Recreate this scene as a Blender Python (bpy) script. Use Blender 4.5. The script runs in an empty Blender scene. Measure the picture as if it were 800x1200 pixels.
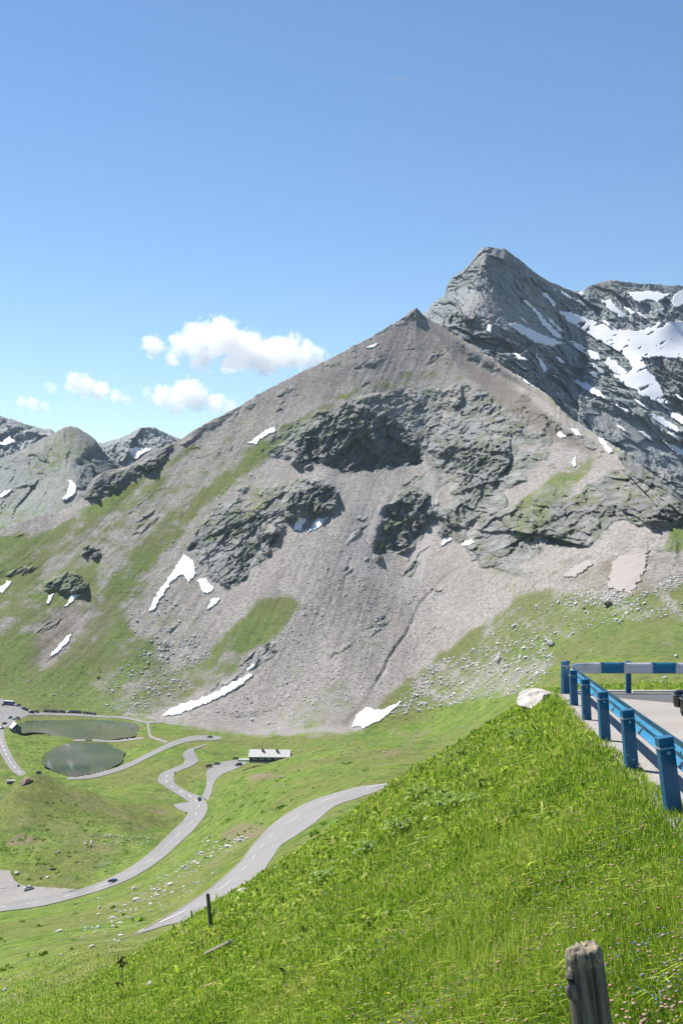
import bpy, bmesh, math, random
import numpy as np
from mathutils import Vector, Matrix
from mathutils.geometry import delaunay_2d_cdt

random.seed(7)
rng = np.random.default_rng(7)
F, CU, CV = 1390.0, 400.0, 600.0          # focal length and centre, in photograph pixels (800 x 1200)
sc = bpy.context.scene
col = sc.collection
R = math.radians

# ------------------------------------------------------------------ helpers
def tag(o, label=None, cat=None, group=None, kind=None):
    if label: o['label'] = label
    if cat: o['category'] = cat
    if group: o['group'] = group
    if kind: o['kind'] = kind
    return o

def empty(name, loc=(0, 0, 0), rz=0.0):
    o = bpy.data.objects.new(name, None)
    o.empty_display_size = 0.3
    col.objects.link(o)
    o.location = loc
    o.rotation_euler = (0, 0, rz)
    return o

def link(name, me, mats=None, parent=None):
    o = bpy.data.objects.new(name, me)
    col.objects.link(o)
    if mats is not None:
        for m in (mats if isinstance(mats, (list, tuple)) else [mats]):
            me.materials.append(m)
    if parent is not None:
        o.parent = parent
    return o

def np_mesh(name, verts, faces, smooth=True, attrs=None):
    """faces: (n,3) or (n,4) int array, or a list of such arrays"""
    me = bpy.data.meshes.new(name)
    fl = faces if isinstance(faces, list) else [faces]
    me.vertices.add(len(verts))
    me.vertices.foreach_set('co', np.ascontiguousarray(verts, dtype=np.float32).ravel())
    loops = np.concatenate([f.ravel() for f in fl]).astype(np.int32)
    sizes = np.concatenate([np.full(len(f), f.shape[1]) for f in fl])
    starts = np.concatenate([[0], np.cumsum(sizes)[:-1]]).astype(np.int32)
    me.loops.add(len(loops))
    me.loops.foreach_set('vertex_index', loops)
    me.polygons.add(len(sizes))
    me.polygons.foreach_set('loop_start', starts)
    me.update(calc_edges=True)
    me.polygons.foreach_set('use_smooth', np.full(len(sizes), smooth, dtype=bool))
    if attrs:
        for k, a in attrs.items():
            at = me.attributes.new(k, 'FLOAT', 'POINT')
            at.data.foreach_set('value', np.ascontiguousarray(a, dtype=np.float32).ravel())
    me.update()
    return me

class MB:
    """collects shapes into one mesh; every shape may carry its own material slot"""
    def __init__(self): self.bm = bmesh.new()
    def box(self, c, s, rz=0, rx=0, ry=0, bevel=0.0, mi=0, taper=None):
        r = bmesh.ops.create_cube(self.bm, size=1.0)
        vs = r['verts']
        for v in vs:
            v.co = Vector((v.co.x * s[0], v.co.y * s[1], v.co.z * s[2]))
            if taper and v.co.z > 0:
                v.co.x *= taper[0]; v.co.y *= taper[1]
        fs = list({f for v in vs for f in v.link_faces})
        if bevel > 0:
            es = list({e for v in vs for e in v.link_edges})
            rb = bmesh.ops.bevel(self.bm, geom=es, offset=bevel, segments=2, affect='EDGES', profile=0.6)
            fs = rb['faces'] + [f for f in fs if f.is_valid]
            vs = list({v for f in fs if f.is_valid for v in f.verts})
        M = Matrix.Translation(c) @ Matrix.Rotation(rz, 4, 'Z') @ Matrix.Rotation(ry, 4, 'Y') @ Matrix.Rotation(rx, 4, 'X')
        bmesh.ops.transform(self.bm, matrix=M, verts=vs)
        for f in fs:
            if f.is_valid: f.material_index = mi
        return self
    def tube(self, pts, rad, n=8, mi=0, cap=True):
        pts = [Vector(p) for p in pts]
        rads = rad if isinstance(rad, (list, tuple)) else [rad] * len(pts)
        rings = []
        for i, p in enumerate(pts):
            d = (pts[min(i + 1, len(pts) - 1)] - pts[max(i - 1, 0)]).normalized()
            a = d.cross(Vector((0, 0, 1)))
            if a.length < 1e-3: a = d.cross(Vector((1, 0, 0)))
            a.normalize(); b = d.cross(a)
            rings.append([self.bm.verts.new(p + (a * math.cos(t) + b * math.sin(t)) * rads[i])
                          for t in [2 * math.pi * k / n for k in range(n)]])
        for r0, r1 in zip(rings[:-1], rings[1:]):
            for k in range(n):
                f = self.bm.faces.new((r0[k], r0[(k + 1) % n], r1[(k + 1) % n], r1[k])); f.material_index = mi; f.smooth = True
        if cap:
            for r in (rings[0][::-1], rings[-1]):
                f = self.bm.faces.new(r); f.material_index = mi
        return self
    def prism(self, poly, y0, y1, mi=0, bevel=0.0, M=None):
        """poly in x,z extruded along y"""
        a = [self.bm.verts.new((x, y0, z)) for x, z in poly]
        b = [self.bm.verts.new((x, y1, z)) for x, z in poly]
        n = len(poly); fs = []
        for k in range(n):
            fs.append(self.bm.faces.new((a[k], a[(k + 1) % n], b[(k + 1) % n], b[k])))
        fs.append(self.bm.faces.new(a[::-1])); fs.append(self.bm.faces.new(b))
        vs = a + b
        if bevel > 0:
            es = list({e for f in fs for e in f.edges})
            rb = bmesh.ops.bevel(self.bm, geom=es, offset=bevel, segments=2, affect='EDGES')
            fs = [f for f in fs if f.is_valid] + rb['faces']
            vs = list({v for f in fs for v in f.verts})
        if M is not None: bmesh.ops.transform(self.bm, matrix=M, verts=vs)
        for f in fs:
            if f.is_valid: f.material_index = mi
        return self
    def wheel(self, c, r, w, mi=0, axis='Y', n=20):
        ring = [(r * 0.55, -w / 2), (r * 0.9, -w / 2), (r, -w * 0.32), (r, w * 0.32), (r * 0.9, w / 2), (r * 0.55, w / 2)]
        rows = []
        for k in range(n):
            t = 2 * math.pi * k / n
            rows.append([self.bm.verts.new(Vector((q * math.cos(t), y, q * math.sin(t))) + Vector(c)) for q, y in ring])
        for k in range(n):
            A, B = rows[k], rows[(k + 1) % n]
            for j in range(len(ring)):
                f = self.bm.faces.new((A[j], B[j], B[(j + 1) % len(ring)], A[(j + 1) % len(ring)])); f.material_index = mi; f.smooth = True
        return self
    def disc(self, c, r, w, mi=0, n=16):
        a = [self.bm.verts.new(Vector((r * math.cos(2 * math.pi * k / n), -w / 2, r * math.sin(2 * math.pi * k / n))) + Vector(c)) for k in range(n)]
        b = [self.bm.verts.new(Vector((r * math.cos(2 * math.pi * k / n), w / 2, r * math.sin(2 * math.pi * k / n))) + Vector(c)) for k in range(n)]
        for k in range(n):
            self.bm.faces.new((a[k], a[(k + 1) % n], b[(k + 1) % n], b[k])).material_index = mi
        self.bm.faces.new(a).material_index = mi; self.bm.faces.new(b[::-1]).material_index = mi
        return self
    def mesh(self, name):
        bmesh.ops.recalc_face_normals(self.bm, faces=self.bm.faces)
        me = bpy.data.meshes.new(name); self.bm.to_mesh(me); self.bm.free()
        return me
    def build(self, name, mats, parent=None):
        return link(name, self.mesh(name), mats, parent)

# ------------------------------------------------------------------ noise
def _hash(ix, iy, seed):
    h = (ix.astype(np.int64) * 374761393 + iy.astype(np.int64) * 668265263 + seed * 1442695041) & 0xffffffff
    h = ((h ^ (h >> 13)) * 1274126177) & 0xffffffff
    h = (h ^ (h >> 16)) & 0xffffffff
    return h.astype(np.float64) / 4294967296.0
def pn(x, y, seed=0):
    x = np.asarray(x, dtype=np.float64); y = np.asarray(y, dtype=np.float64)
    ix = np.floor(x); iy = np.floor(y); fx = x - ix; fy = y - iy
    ix = ix.astype(np.int64); iy = iy.astype(np.int64)
    def g(dx, dy):
        a = _hash(ix + dx, iy + dy, seed) * 2 * np.pi
        return np.cos(a) * (fx - dx) + np.sin(a) * (fy - dy)
    sx = fx * fx * fx * (fx * (fx * 6 - 15) + 10); sy = fy * fy * fy * (fy * (fy * 6 - 15) + 10)
    a = g(0, 0); b = g(1, 0); c = g(0, 1); d = g(1, 1)
    return 1.5 * ((a + (b - a) * sx) * (1 - sy) + (c + (d - c) * sx) * sy)
def fbm(x, y, seed=0, o=4, gain=0.5, lac=2.03):
    s = 0; a = 1.0; t = 0
    for k in range(o):
        s = s + a * pn(x, y, seed + k * 17); t += a; a *= gain; x = x * lac; y = y * lac
    return s / t
def ridged(x, y, seed=0, o=5, gain=0.55, lac=2.07):
    s = 0; a = 1.0; t = 0
    for k in range(o):
        s = s + a * (1 - 2.2 * np.abs(pn(x, y, seed + k * 17))); t += a; a *= gain; x = x * lac; y = y * lac
    return s / t
def facet(x, y, seed=0, tilt=1.0):
    """broken blocks: every cell is a plane of its own height and tilt"""
    ix = np.floor(x).astype(np.int64); iy = np.floor(y).astype(np.int64)
    best = np.full(np.shape(x), 1e9); val = np.zeros(np.shape(x))
    for dx in (-1, 0, 1):
        for dy in (-1, 0, 1):
            jx, jy = ix + dx, iy + dy
            h1 = _hash(jx, jy, seed); h2 = _hash(jx, jy, seed + 1); h3 = _hash(jx, jy, seed + 2); h4 = _hash(jx, jy, seed + 3)
            rx = x - (jx + h1); ry = y - (jy + h2); d = rx * rx + ry * ry
            a = h3 * 2 * np.pi; o = (h4 - .5) * 1.2 + tilt * (np.cos(a) * rx + np.sin(a) * ry)
            m = d < best; best = np.where(m, d, best); val = np.where(m, o, val)
    return val
def sstep(a, b, x):
    t = np.clip((x - a) / (b - a), 0, 1); return t * t * (3 - 2 * t)

# ------------------------------------------------------------------ maps laid out over the view, used to place materials on the land
U0, V0, MW, MH = -270, 240, 1340, 1080
def blur(a, r):
    if r < 1: return a
    r = int(r)
    for _ in range(2):
        for ax in (0, 1):
            p = np.pad(a, [(r + 1, r) if k == ax else (0, 0) for k in (0, 1)], mode='edge').cumsum(axis=ax)
            n = a.shape[ax]
            hi = np.take(p, np.arange(2 * r + 1, 2 * r + 1 + n), axis=ax); lo = np.take(p, np.arange(0, n), axis=ax)
            a = (hi - lo) / (2 * r + 1)
    return a
def raster(poly):
    m = np.zeros((MH, MW)); p = np.array(poly, float) - (U0, V0)
    for y in range(max(0, int(p[:, 1].min())), min(MH, int(p[:, 1].max()) + 1)):
        yc = y + 0.5; xs = []
        for (x0, y0), (x1, y1) in zip(p, np.roll(p, -1, axis=0)):
            if (y0 <= yc) != (y1 <= yc): xs.append(x0 + (yc - y0) / (y1 - y0) * (x1 - x0))
        xs.sort()
        for a, b in zip(xs[::2], xs[1::2]): m[y, max(0, int(a + .5)):max(0, int(b + .5))] = 1
    return m
def stroke(pts, w):
    out = []
    p = np.array(pts, float); n = len(p)
    d = np.gradient(p, axis=0); d /= np.linalg.norm(d, axis=1)[:, None] + 1e-9
    nrm = np.stack([-d[:, 1], d[:, 0]], 1); ww = np.array(w if hasattr(w, '__len__') else [w] * n)[:, None] / 2
    return np.concatenate([p + nrm * ww, (p - nrm * ww)[::-1]])
def paint(items, base=0.0):
    m = np.full((MH, MW), float(base))
    for poly, val, soft in items:
        a = blur(raster(poly), soft)
        m = m * (1 - a) + val * a
    return m
def sample(m, u, v):
    x = np.clip(u - U0 - .5, 0, MW - 1.001); y = np.clip(v - V0 - .5, 0, MH - 1.001)
    ix = x.astype(int); iy = y.astype(int); fx = x - ix; fy = y - iy
    return (m[iy, ix] * (1 - fx) + m[iy, ix + 1] * fx) * (1 - fy) + (m[iy + 1, ix] * (1 - fx) + m[iy + 1, ix + 1] * fx) * fy

# roads, traced as pairs of edge points
def zz(pairs, s, ox, oy): return [((a / s + ox, b / s + oy), (c / s + ox, d / s + oy)) for a, b, c, d in pairs]
NEAR_ROAD = zz([(15,670,20,670),(75,636,100,645),(150,592,185,622),(215,550,255,585),(270,505,315,552),(315,463,370,505),(350,418,410,450),
                (385,378,435,415),(420,346,480,385),(470,313,530,350),(530,284,585,305),(600,262,650,281),(660,247,715,258),(750,237,758,240)], 2.424, 150, 820)
LOW_ROAD = zz([(-60,905,-60,937),(0,895,0,925),(150,870,150,905),(285,845,290,870),(400,803,405,835),(470,768,500,795),(560,705,605,728),
               (640,627,685,657),(690,578,742,600),(705,548,775,550),(712,520,778,525),(690,500,755,495),(655,478,715,478),(612,450,685,462),
               (592,430,655,440),(600,410,652,420),(650,385,670,398),(690,365,722,375),(693,350,743,360),(683,335,737,340),(700,318,727,322),
               (740,305,750,308),(770,297,772,300)], 3.2, 0, 780)
HIGH_ROAD = zz([(250,420,255,429),(330,412,340,424),(400,395,410,408),(470,371,480,384),(540,337,550,350),(600,307,608,322),(650,284,655,302),
                (700,269,700,288),(745,262,745,282),(800,264,800,281),(828,268,832,276)], 3.2, 0, 780)
SPUR = zz([(405,400,432,412),(422,355,447,372),(425,320,458,335),(425,295,485,308),(450,272,520,292),(500,252,560,275),(560,247,590,258)], 3.478, 120, 820)
LEFT_ROAD = zz([(-90,250,25,330),(-60,350,28,350),(-20,440,40,420),(10,520,85,520),(45,580,125,590),(90,640,165,630),(140,678,200,662)], 6.154, 0, 800)
SHORE_LANE = zz([(215,213,215,236),(400,219,400,238),(560,225,560,243),(700,235,700,250),(800,246,800,258)], 6.154, 0, 800)
def zp(pts, s, ox, oy): return [(a / s + ox, b / s + oy) for a, b in pts]
PARKING = zp([(-260,110),(20,115),(100,150),(200,190),(262,215),(210,235),(130,270),(80,300),(30,335),(-260,440)], 6.154, 0, 800)
LAYBY = zp([(285,430),(320,421),(360,418),(362,455),(340,462),(310,447)], 3.478, 120, 820)
GRAVEL = zp([(-260,290),(60,303),(80,358),(140,393),(300,403),(450,414),(330,447),(150,484),(0,520),(-260,540)], 5.0, 0, 960)
LAKE_UP = [(23,859.5),(24,848),(32,842.5),(48,841.5),(70,843.5),(90,844.5),(108,843.2),(125,844),(145,845),(160,848),(164,853),(159,857),(161,862),(148,864.5),(130,866.8),(105,867.6),(90,867.2),(76,864.5),(68,862),(62,862.2),(52,859),(40,858),(30,859.5)]
LAKE_LO = [(50,892),(53,884),(60,880),(65,877),(75,873),(88,870.2),(105,870.3),(125,870.8),(131,873),(134,877),(141,878),(149,880),(144,886),(145,890),(139,896),(120,903.5),(100,907.5),(84,910.5),(76,907),(64,903),(53,898)]
LAKE_Z = -168.0
def road_poly(p): return [a for a, b in p] + [b for a, b in p][::-1]

road_mask = np.zeros((MH, MW))
for p in (NEAR_ROAD, LOW_ROAD, HIGH_ROAD, SPUR, LEFT_ROAD, SHORE_LANE): road_mask = np.maximum(road_mask, raster(road_poly(p)))
for p in (PARKING, LAYBY, GRAVEL): road_mask = np.maximum(road_mask, raster(p))
road_soft = np.clip(blur(road_mask, 4) * 2.2, 0, 1)
lake_mask = np.maximum(raster(LAKE_UP), raster(LAKE_LO))

# rock faces
ROCK = [
 ([(570,640),(650,652),(800,612),(800,650),(700,662),(640,682),(580,692)], .56, 4),
 ([(500,604),(520,570),(560,560),(610,588),(645,560),(625,640),(590,662),(556,657)], .8, 3),
 ([(305,520),(330,495),(400,468),(450,455),(520,448),(550,460),(600,472),(640,490),(650,530),(610,570),(580,592),(560,600),(530,620),(520,600),(505,560),(495,548),(400,552),(350,547),(310,540)], .75, 3),
 ([(340,542),(352,515),(375,492),(430,474),(470,500),(490,520),(498,547),(400,552)], 1.0, 2),
 ([(510,520),(560,515),(600,525),(590,545),(570,590),(555,585),(530,555)], .95, 3),
 ([(530,455),(560,448),(600,485),(640,500),(640,525),(590,505)], 0.85, 3),
 ([(210,640),(240,600),(280,570),(330,558),(360,558),(398,568),(397,598),(350,610),(330,640),(285,682),(262,697),(240,672)], .7, 3),
 ([(332,606),(338,576),(368,564),(398,572),(396,599),(352,608)], 1.0, 2),
 ([(262,650),(290,625),(330,615),(325,640),(290,678),(268,690)], .9, 2),
 ([(245,632),(260,618),(300,600),(310,610),(265,640)], .95, 2),
 ([(434,652),(448,592),(480,570),(490,560),(505,575),(511,608),(490,632),(472,658),(455,650),(440,662)], .95, 2),
 ([(512,628),(518,610),(533,598),(536,618),(520,632)], 1.0, 2),
 ([(515,612),(530,590),(565,570),(575,590),(560,610),(545,620),(540,606)], .9, 2),
 ([(575,600),(610,585),(650,570),(700,560),(720,540),(760,550),(810,580),(810,612),(760,617),(735,606),(700,630),(690,645),(655,655),(600,655),(570,672),(560,640)], .86, 3),
 ([(590,628),(625,612),(640,622),(610,645),(592,648)], 1.0, 2),
 ([(625,612),(650,600),(680,603),(680,618),(640,632)], 1.0, 2),
 ([(700,590),(740,590),(800,590),(810,608),(760,614),(725,604),(690,602)], 1.0, 2),
 ([(650,660),(670,655),(690,648),(690,655),(665,664)], .8, 2),
 ([(715,525),(740,528),(775,555),(812,582),(812,600),(760,570),(735,548)], 1.0, 2),
 ([(600,470),(640,480),(665,500),(700,520),(700,530),(650,515),(620,495)], .9, 2),
 ([(520,388),(545,400),(570,420),(590,450),(570,440),(540,415)], .7, 2),
 ([(466,377),(480,364),(487,358),(497,369),(505,376),(490,378)], .9, 1),
 ([(545,635),(565,620),(600,620),(590,650),(575,660),(560,672),(553,668)], .8, 2),
 ([(50,692),(56,680),(72,670),(92,670),(102,682),(101,692),(86,698)], .86, 1),
 ([(95,652),(105,641),(118,640),(120,648),(112,657)], 1.0, 1),
 ([(-10,668),(30,660),(60,660),(40,672),(10,680),(-10,682)], .7, 2),
 ([(98,588),(101,572),(118,555),(150,548),(200,520),(206,528),(160,560),(130,578)], 1.0, 1),
 ([(196,530),(225,505),(260,485),(300,463),(302,470),(262,496),(225,520)], .7, 1),
 ([(325,478),(360,440),(372,438),(345,478)], .4, 3),
 ([(725,700),(740,690),(745,698)], .6, 2),
 ([(770,655),(790,650),(800,660),(785,672)], .6, 2),
]
rock_map = paint([(p, v, s_ if v > .96 else s_ * 2) for p, v, s_ in ROCK])
GRASS = [
 ([(-280,640),(60,615),(240,530),(335,495),(300,600),(230,700),(250,770),(150,842),(-280,842)], .27, 8),
 ([(-300,1400),(-300,640),(0,640),(60,625),(150,570),(228,520),(232,534),(160,592),(120,640),(100,690),(160,740),(110,800),(150,842),(300,862),(420,858),(450,820),(520,770),(640,690),(820,680),(1100,640),(1100,1400)], 1.0, 5),
 ([(60,625),(150,570),(228,520),(232,534),(160,592),(100,640),(0,662),(-270,700),(-270,650)], .85, 4),
 ([(120,690),(200,600),(300,525),(335,500),(322,528),(230,604),(180,664),(140,730),(118,785),(100,740)], .78, 4),
 ([(170,565),(300,480),(350,460),(310,500),(220,560)], .3, 4),
 ([(60,640),(130,600),(210,560),(250,540),(200,590),(140,630),(110,665),(40,690)], .42, 5),
 ([(-20,690),(40,680),(110,660),(120,690),(70,735),(0,745)], .68, 5),
 ([(40,735),(100,700),(120,715),(70,770),(50,790)], .36, 4),
 ([(100,770),(170,745),(200,780),(150,800),(130,830),(110,820)], .7, 4),
 ([(240,772),(262,745),(300,702),(350,698),(345,722),(325,745),(285,772)], .95, 5),
 ([(120,825),(180,792),(240,768),(290,775),(240,812),(190,835),(150,842)], .62, 5),
 ([(190,690),(230,700),(220,740),(190,760),(170,740)], .25, 4),
 ([(340,850),(370,780),(400,740),(440,730),(470,740),(440,800),(410,850)], .18, 6),
 ([(300,850),(360,800),(420,800),(400,846),(380,858)], .42, 6),
 ([(455,815),(520,760),(585,720),(640,690),(560,780),(520,820),(470,850)], .8, 5),
 ([(480,805),(520,775),(620,750),(650,780),(600,815),(520,825)], .5, 4),
 ([(540,780),(600,700),(680,680),(800,700),(800,725),(700,730),(620,770)], .72, 5),
 ([(560,650),(650,640),(700,650),(800,640),(800,680),(720,705),(640,690),(580,700)], .22, 4),
 ([(775,640),(790,612),(830,605),(830,645),(790,648)], .9, 3),
 ([(305,512),(400,460),(500,428),(552,442),(480,448),(400,472),(330,522)], .55, 3),
 ([(598,598),(650,553),(700,528),(692,552),(645,600),(622,645),(606,640)], .7, 3),
 ([(560,445),(640,500),(660,530),(620,520),(580,480)], .35, 3),
 ([(600,440),(650,462),(720,520),(790,572),(740,545),(690,510),(620,458)], .45, 3),
 ([(270,590),(330,565),(345,575),(280,620),(240,640),(230,635)], .5, 4),
 ([(435,650),(450,600),(480,600),(500,600),(480,640),(455,645)], .45, 3),
 ([(640,590),(720,555),(770,560),(790,585),(700,590),(660,605)], .45, 4),
 ([(270,800),(298,776),(420,745),(400,790),(330,830),(300,845),(200,842)], .12, 5),
 ([(190,842),(300,797),(310,800),(230,846)], .2, 3),
 ([(520,470),(560,465),(600,490),(560,500)], .22, 4),
]
grass_map = paint(GRASS)
EARTH = [
 ([(300,472),(400,420),(487,365),(540,430),(450,440),(330,498)], .34, 8),
 ([(262,972),(280,962),(300,966),(330,970),(300,985),(270,990),(255,985)], .55, 3),
 ([(220,1000),(250,985),(270,1000),(240,1010)], .3, 4),
 ([(5,988),(20,980),(40,980),(32,988),(10,992)], .95, 1),
 ([(430,895),(470,870),(500,850),(520,842),(500,862),(470,885)], .38, 3),
 ([(285,908),(300,905),(340,910),(320,914),(295,914)], .6, 1),
 ([(60,935),(100,925),(160,955),(200,975),(140,965),(90,950)], .3, 4),
 ([(0,955),(60,945),(110,970),(60,1000),(0,1000)], .25, 6),
 ([(40,735),(100,690),(110,700),(70,770),(30,790)], .5, 4),
 (stroke([(60,925),(90,940),(130,958),(160,967),(175,968)], 3), .45, 2), (stroke([(30,980),(70,984),(110,990),(140,1000)], 4), .5, 2), (stroke([(0,965),(40,958),(70,950)], 8), .4, 3),
 ([(150,968),(175,962),(180,972),(160,978)], .4, 3), ([(165,945),(200,950),(190,958)], .5, 2), ([(225,1022),(250,1002),(275,985),(285,990),(250,1015)], .4, 3), ([(340,860),(400,856),(430,862),(380,868)], .35, 3),
 ([(85,715),(150,690),(120,760),(60,790)], .35, 4),
 ([(100,790),(170,745),(176,750),(120,800)], .3, 3),
 ([(540,420),(600,450),(660,500),(720,545),(650,520),(590,480),(550,445)], .65, 4),
 ([(480,375),(520,388),(570,430),(540,440),(500,420)], .45, 4),
 ([(400,850),(430,810),(465,822),(440,850)], .35, 3),
 ([(660,680),(720,650),(800,650),(800,690),(720,705)], .45, 3),
 ([(60,838),(170,845),(180,852),(120,838)], .35, 2),
 (stroke([(190,842),(178,850),(176,860),(186,868)], 3), .5, 1),
]
earth_map = np.zeros((MH, MW))
for _p, _v, _s in EARTH: earth_map = np.maximum(earth_map, _v * blur(raster(_p), _s))
GULLY = [
 (stroke([(508,690),(495,705),(485,725),(470,752),(450,785),(435,808),(415,835),(402,850)], [1.5,2,2,2.2,2.6,3,4,8]), 1.0, 1),
 (stroke([(560,655),(530,670),(508,690)], [1,2,2]), .7, 1),
 (stroke([(585,500),(592,560),(588,600)], 1.6), .8, 1),
 (stroke([(410,655),(404,685),(400,705)], 1.5), .6, 1),
 (stroke([(182,730),(150,775),(125,815)], 2), .25, 1),
]
gully_map = paint(GULLY)
PALE = [   # light gravel chutes
 (stroke([(470,480),(488,520),(500,550),(508,585),(508,615),(490,660),(470,700)], [6,6,6,8,10,16,26]), 1.0, 2),
 (stroke([(395,560),(420,580),(430,620),(420,680)], [30,40,50,70]), .6, 8),
]
pale_map = paint(PALE)

# outlines of the snow lying on the mountain and on the summit
SN = [
 ([(190,838),(203,829),(222,823),(247,814),(268,803),(283,795),(296,788),(296,792),(282,803),(262,815),(236,827),(206,838)], 'long snow strip lying at the foot of the slope beyond the upper lake'),
 ([(289,784),(296,779),(299,778),(297,782),(291,786)], 'tiny snow scrap just above the long strip at the slope foot'),
 ([(412,852),(418,838),(428,829),(445,832),(462,826),(471,822),(457,835),(442,846),(430,852)], 'bright snow patch at the valley head beside the dark gully'),
 ([(205,668),(211,655),(218,650),(228,660),(230,672),(222,682),(212,673),(200,684),(188,702),(180,715),(175,717),(183,697),(194,682)], 'snow patch with a long tail running downhill below the left cliff'),
 ([(232,679),(240,677),(250,688),(248,695),(238,694)], 'rounded snow patch right of the one with a long tail'),
 ([(242,715),(250,700),(259,702),(248,712)], 'small snow wedge under the lowest rocks of the left cliff'),
 ([(290,520),(300,512),(325,497),(322,504),(298,521)], 'slanting snow strip left of the big dark cliff'),
 ([(344,621),(350,605),(358,608),(352,622)], 'narrow snow patch under the cave-like dark face'),
 ([(360,625),(370,609),(384,606),(372,620)], 'snow wedge on scree right of the narrow patch under the dark face'),
 ([(75,712),(85,697),(94,696),(80,710)], 'snow patch directly under the small dark crag on the left slope'),
 ([(54,707),(58,698),(63,696),(58,707)], 'little snow spot left below the small dark crag'),
 ([(58,770),(70,755),(85,741),(80,752),(65,767)], 'thin snow streak on red earth above the car park'),
 ([(-14,700),(0,690),(10,680),(15,682),(5,692)], 'snow patch cut by the left picture edge halfway up the slope'),
 ([(652,510),(655,505),(663,512),(657,513)], 'snow fleck on the ridge below the right crest'),
 ([(666,502),(675,503),(682,511),(676,510)], 'slim snow fleck on the crest right of the first fleck'),
 ([(700,513),(705,512),(717,529),(713,531)], 'steep snow strip dropping from the right crest'),
 ([(602,432),(620,433),(633,437),(612,438)], 'snow strip on the saddle behind the brown shoulder'),
 ([(610,441),(620,445),(628,451),(617,450)], 'snow strip just below the saddle strip'),
 ([(429,408),(437,404),(444,402),(438,408)], 'small snow spot high on the left skyline ridge'),
 ([(670,541),(673,535),(675,545),(672,548)], 'tiny snow spot on the grassy spur'),
 ([(515,640),(522,629),(530,632),(522,637)], 'small snow spot below the block of dark rock in the scree'),
 ([(540,637),(552,632),(556,636),(545,640)], 'faint snow scrap in the scree under the right cliffs'),
]
DS = [
 ([(594,380),(605,379),(622,386),(640,394),(662,402),(645,405),(628,401),(612,392)], 'pointed snowfield below the summit face'),
 ([(634,343),(640,343),(652,357),(648,359)], 'short snow streak high on the right flank of the summit'),
 ([(620,357),(628,362),(640,378),(660,396),(652,396),(635,380)], 'long thin snow streak running down the summit flank'),
 ([(705,352),(715,352),(724,361),(734,371),(728,373),(712,362)], 'slanting snow patch below the flat far crest'),
 ([(733,343),(748,342),(760,341),(785,345),(770,354),(757,351),(748,355)], 'snow bank under the flat far crest'),
 ([(786,352),(790,345),(800,338),(825,340),(825,352),(800,356),(790,360)], 'snow cut by the right picture edge under the far crest'),
 ([(730,360),(736,361),(743,366),(740,369)], 'small snow scrap between the bank and the slanting patch'),
 ([(668,444),(676,446),(686,448),(700,457),(710,468),(690,460)], 'snow patch on the scree below the big snowfield'),
 ([(715,472),(726,476),(738,482),(734,483)], 'thin snow line in the grey scree right of the ridge'),
 ([(760,484),(775,489),(797,503),(793,507),(772,497)], 'snow strip low in the right basin'),
 ([(774,515),(788,521),(815,535),(815,544),(790,529)], 'lowest snow strip of the right basin'),
 ([(783,481),(800,488),(830,498),(830,506),(800,497),(788,490)], 'snow strip above the lowest one, at the right picture edge'),
 ([(626,413),(632,420),(641,434),(637,437)], 'small steep snow streak over the saddle'),
 ([(688,410),(700,413),(704,423),(692,420)], 'small snow patch among the rocks left of the big snowfield'),
 ([(677,343),(682,341),(686,345),(680,347)], 'snow fleck at the notch in the far skyline'),
 ([(655,340),(662,343),(670,350),(664,349)], 'snow fleck on the skyline right of the summit'),
 ([(664,398),(674,401),(690,410),(683,409)], 'short snow streak under the left end of the largest snowfield'),
 ([(640,372),(646,374),(660,388),(655,388)], 'second thin snow streak beside the long one on the summit flank'),
 ([(690,424),(699,428),(709,438),(702,437)], 'slim snow streak in the rocks below the small rock-bound patch'),
 ([(740,452),(748,455),(760,465),(752,464)], 'snow scrap under the tongue of the largest snowfield'),
 ([(600,414),(608,415),(618,422),(610,422)], 'little snow streak left of the steep one over the saddle'),
 ([(571,380),(576,381),(575,390),(571,388)], 'tiny snow spot in the gully left of the pointed snowfield'),
]
BIG_SNOW = [(653,364),(668,366),(690,374),(706,380),(722,386),(745,388),(762,384),(775,377),(830,374),(830,422),(800,420),(770,418),(752,419),(757,432),(772,450),(782,472),(772,472),(752,462),(735,452),(722,444),(718,438),(733,440),(741,430),(730,415),(714,406),(700,398),(684,388),(668,378)]
snow_low = np.zeros((MH, MW)); snow_high = np.zeros((MH, MW))
for _p, _l in SN: snow_low = np.maximum(snow_low, raster(_p))
for _p, _l in DS: snow_high = np.maximum(snow_high, raster(_p))
snow_high = np.maximum(snow_high, raster(BIG_SNOW))
snow_low = np.clip(blur(snow_low, 2) * 1.6, 0, 1); snow_high = np.clip(blur(snow_high, 3) * 1.6, 0, 1)
# ------------------------------------------------------------------ the main land sheet, measured out from the viewpoint
RAIL_Y0, RAIL_X0, RAIL_DX = 15.0, 4.04, 0.131
def rail_x(y): return RAIL_X0 + (y - RAIL_Y0) * RAIL_DX
def road_z(y): return -3.84 - 0.0867 * (y - 15.0)
def near_z(x, y):
    d = x - rail_x(y) + 0.35
    return np.where(d > 0, road_z(y), road_z(y) + .66 * d)

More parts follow.
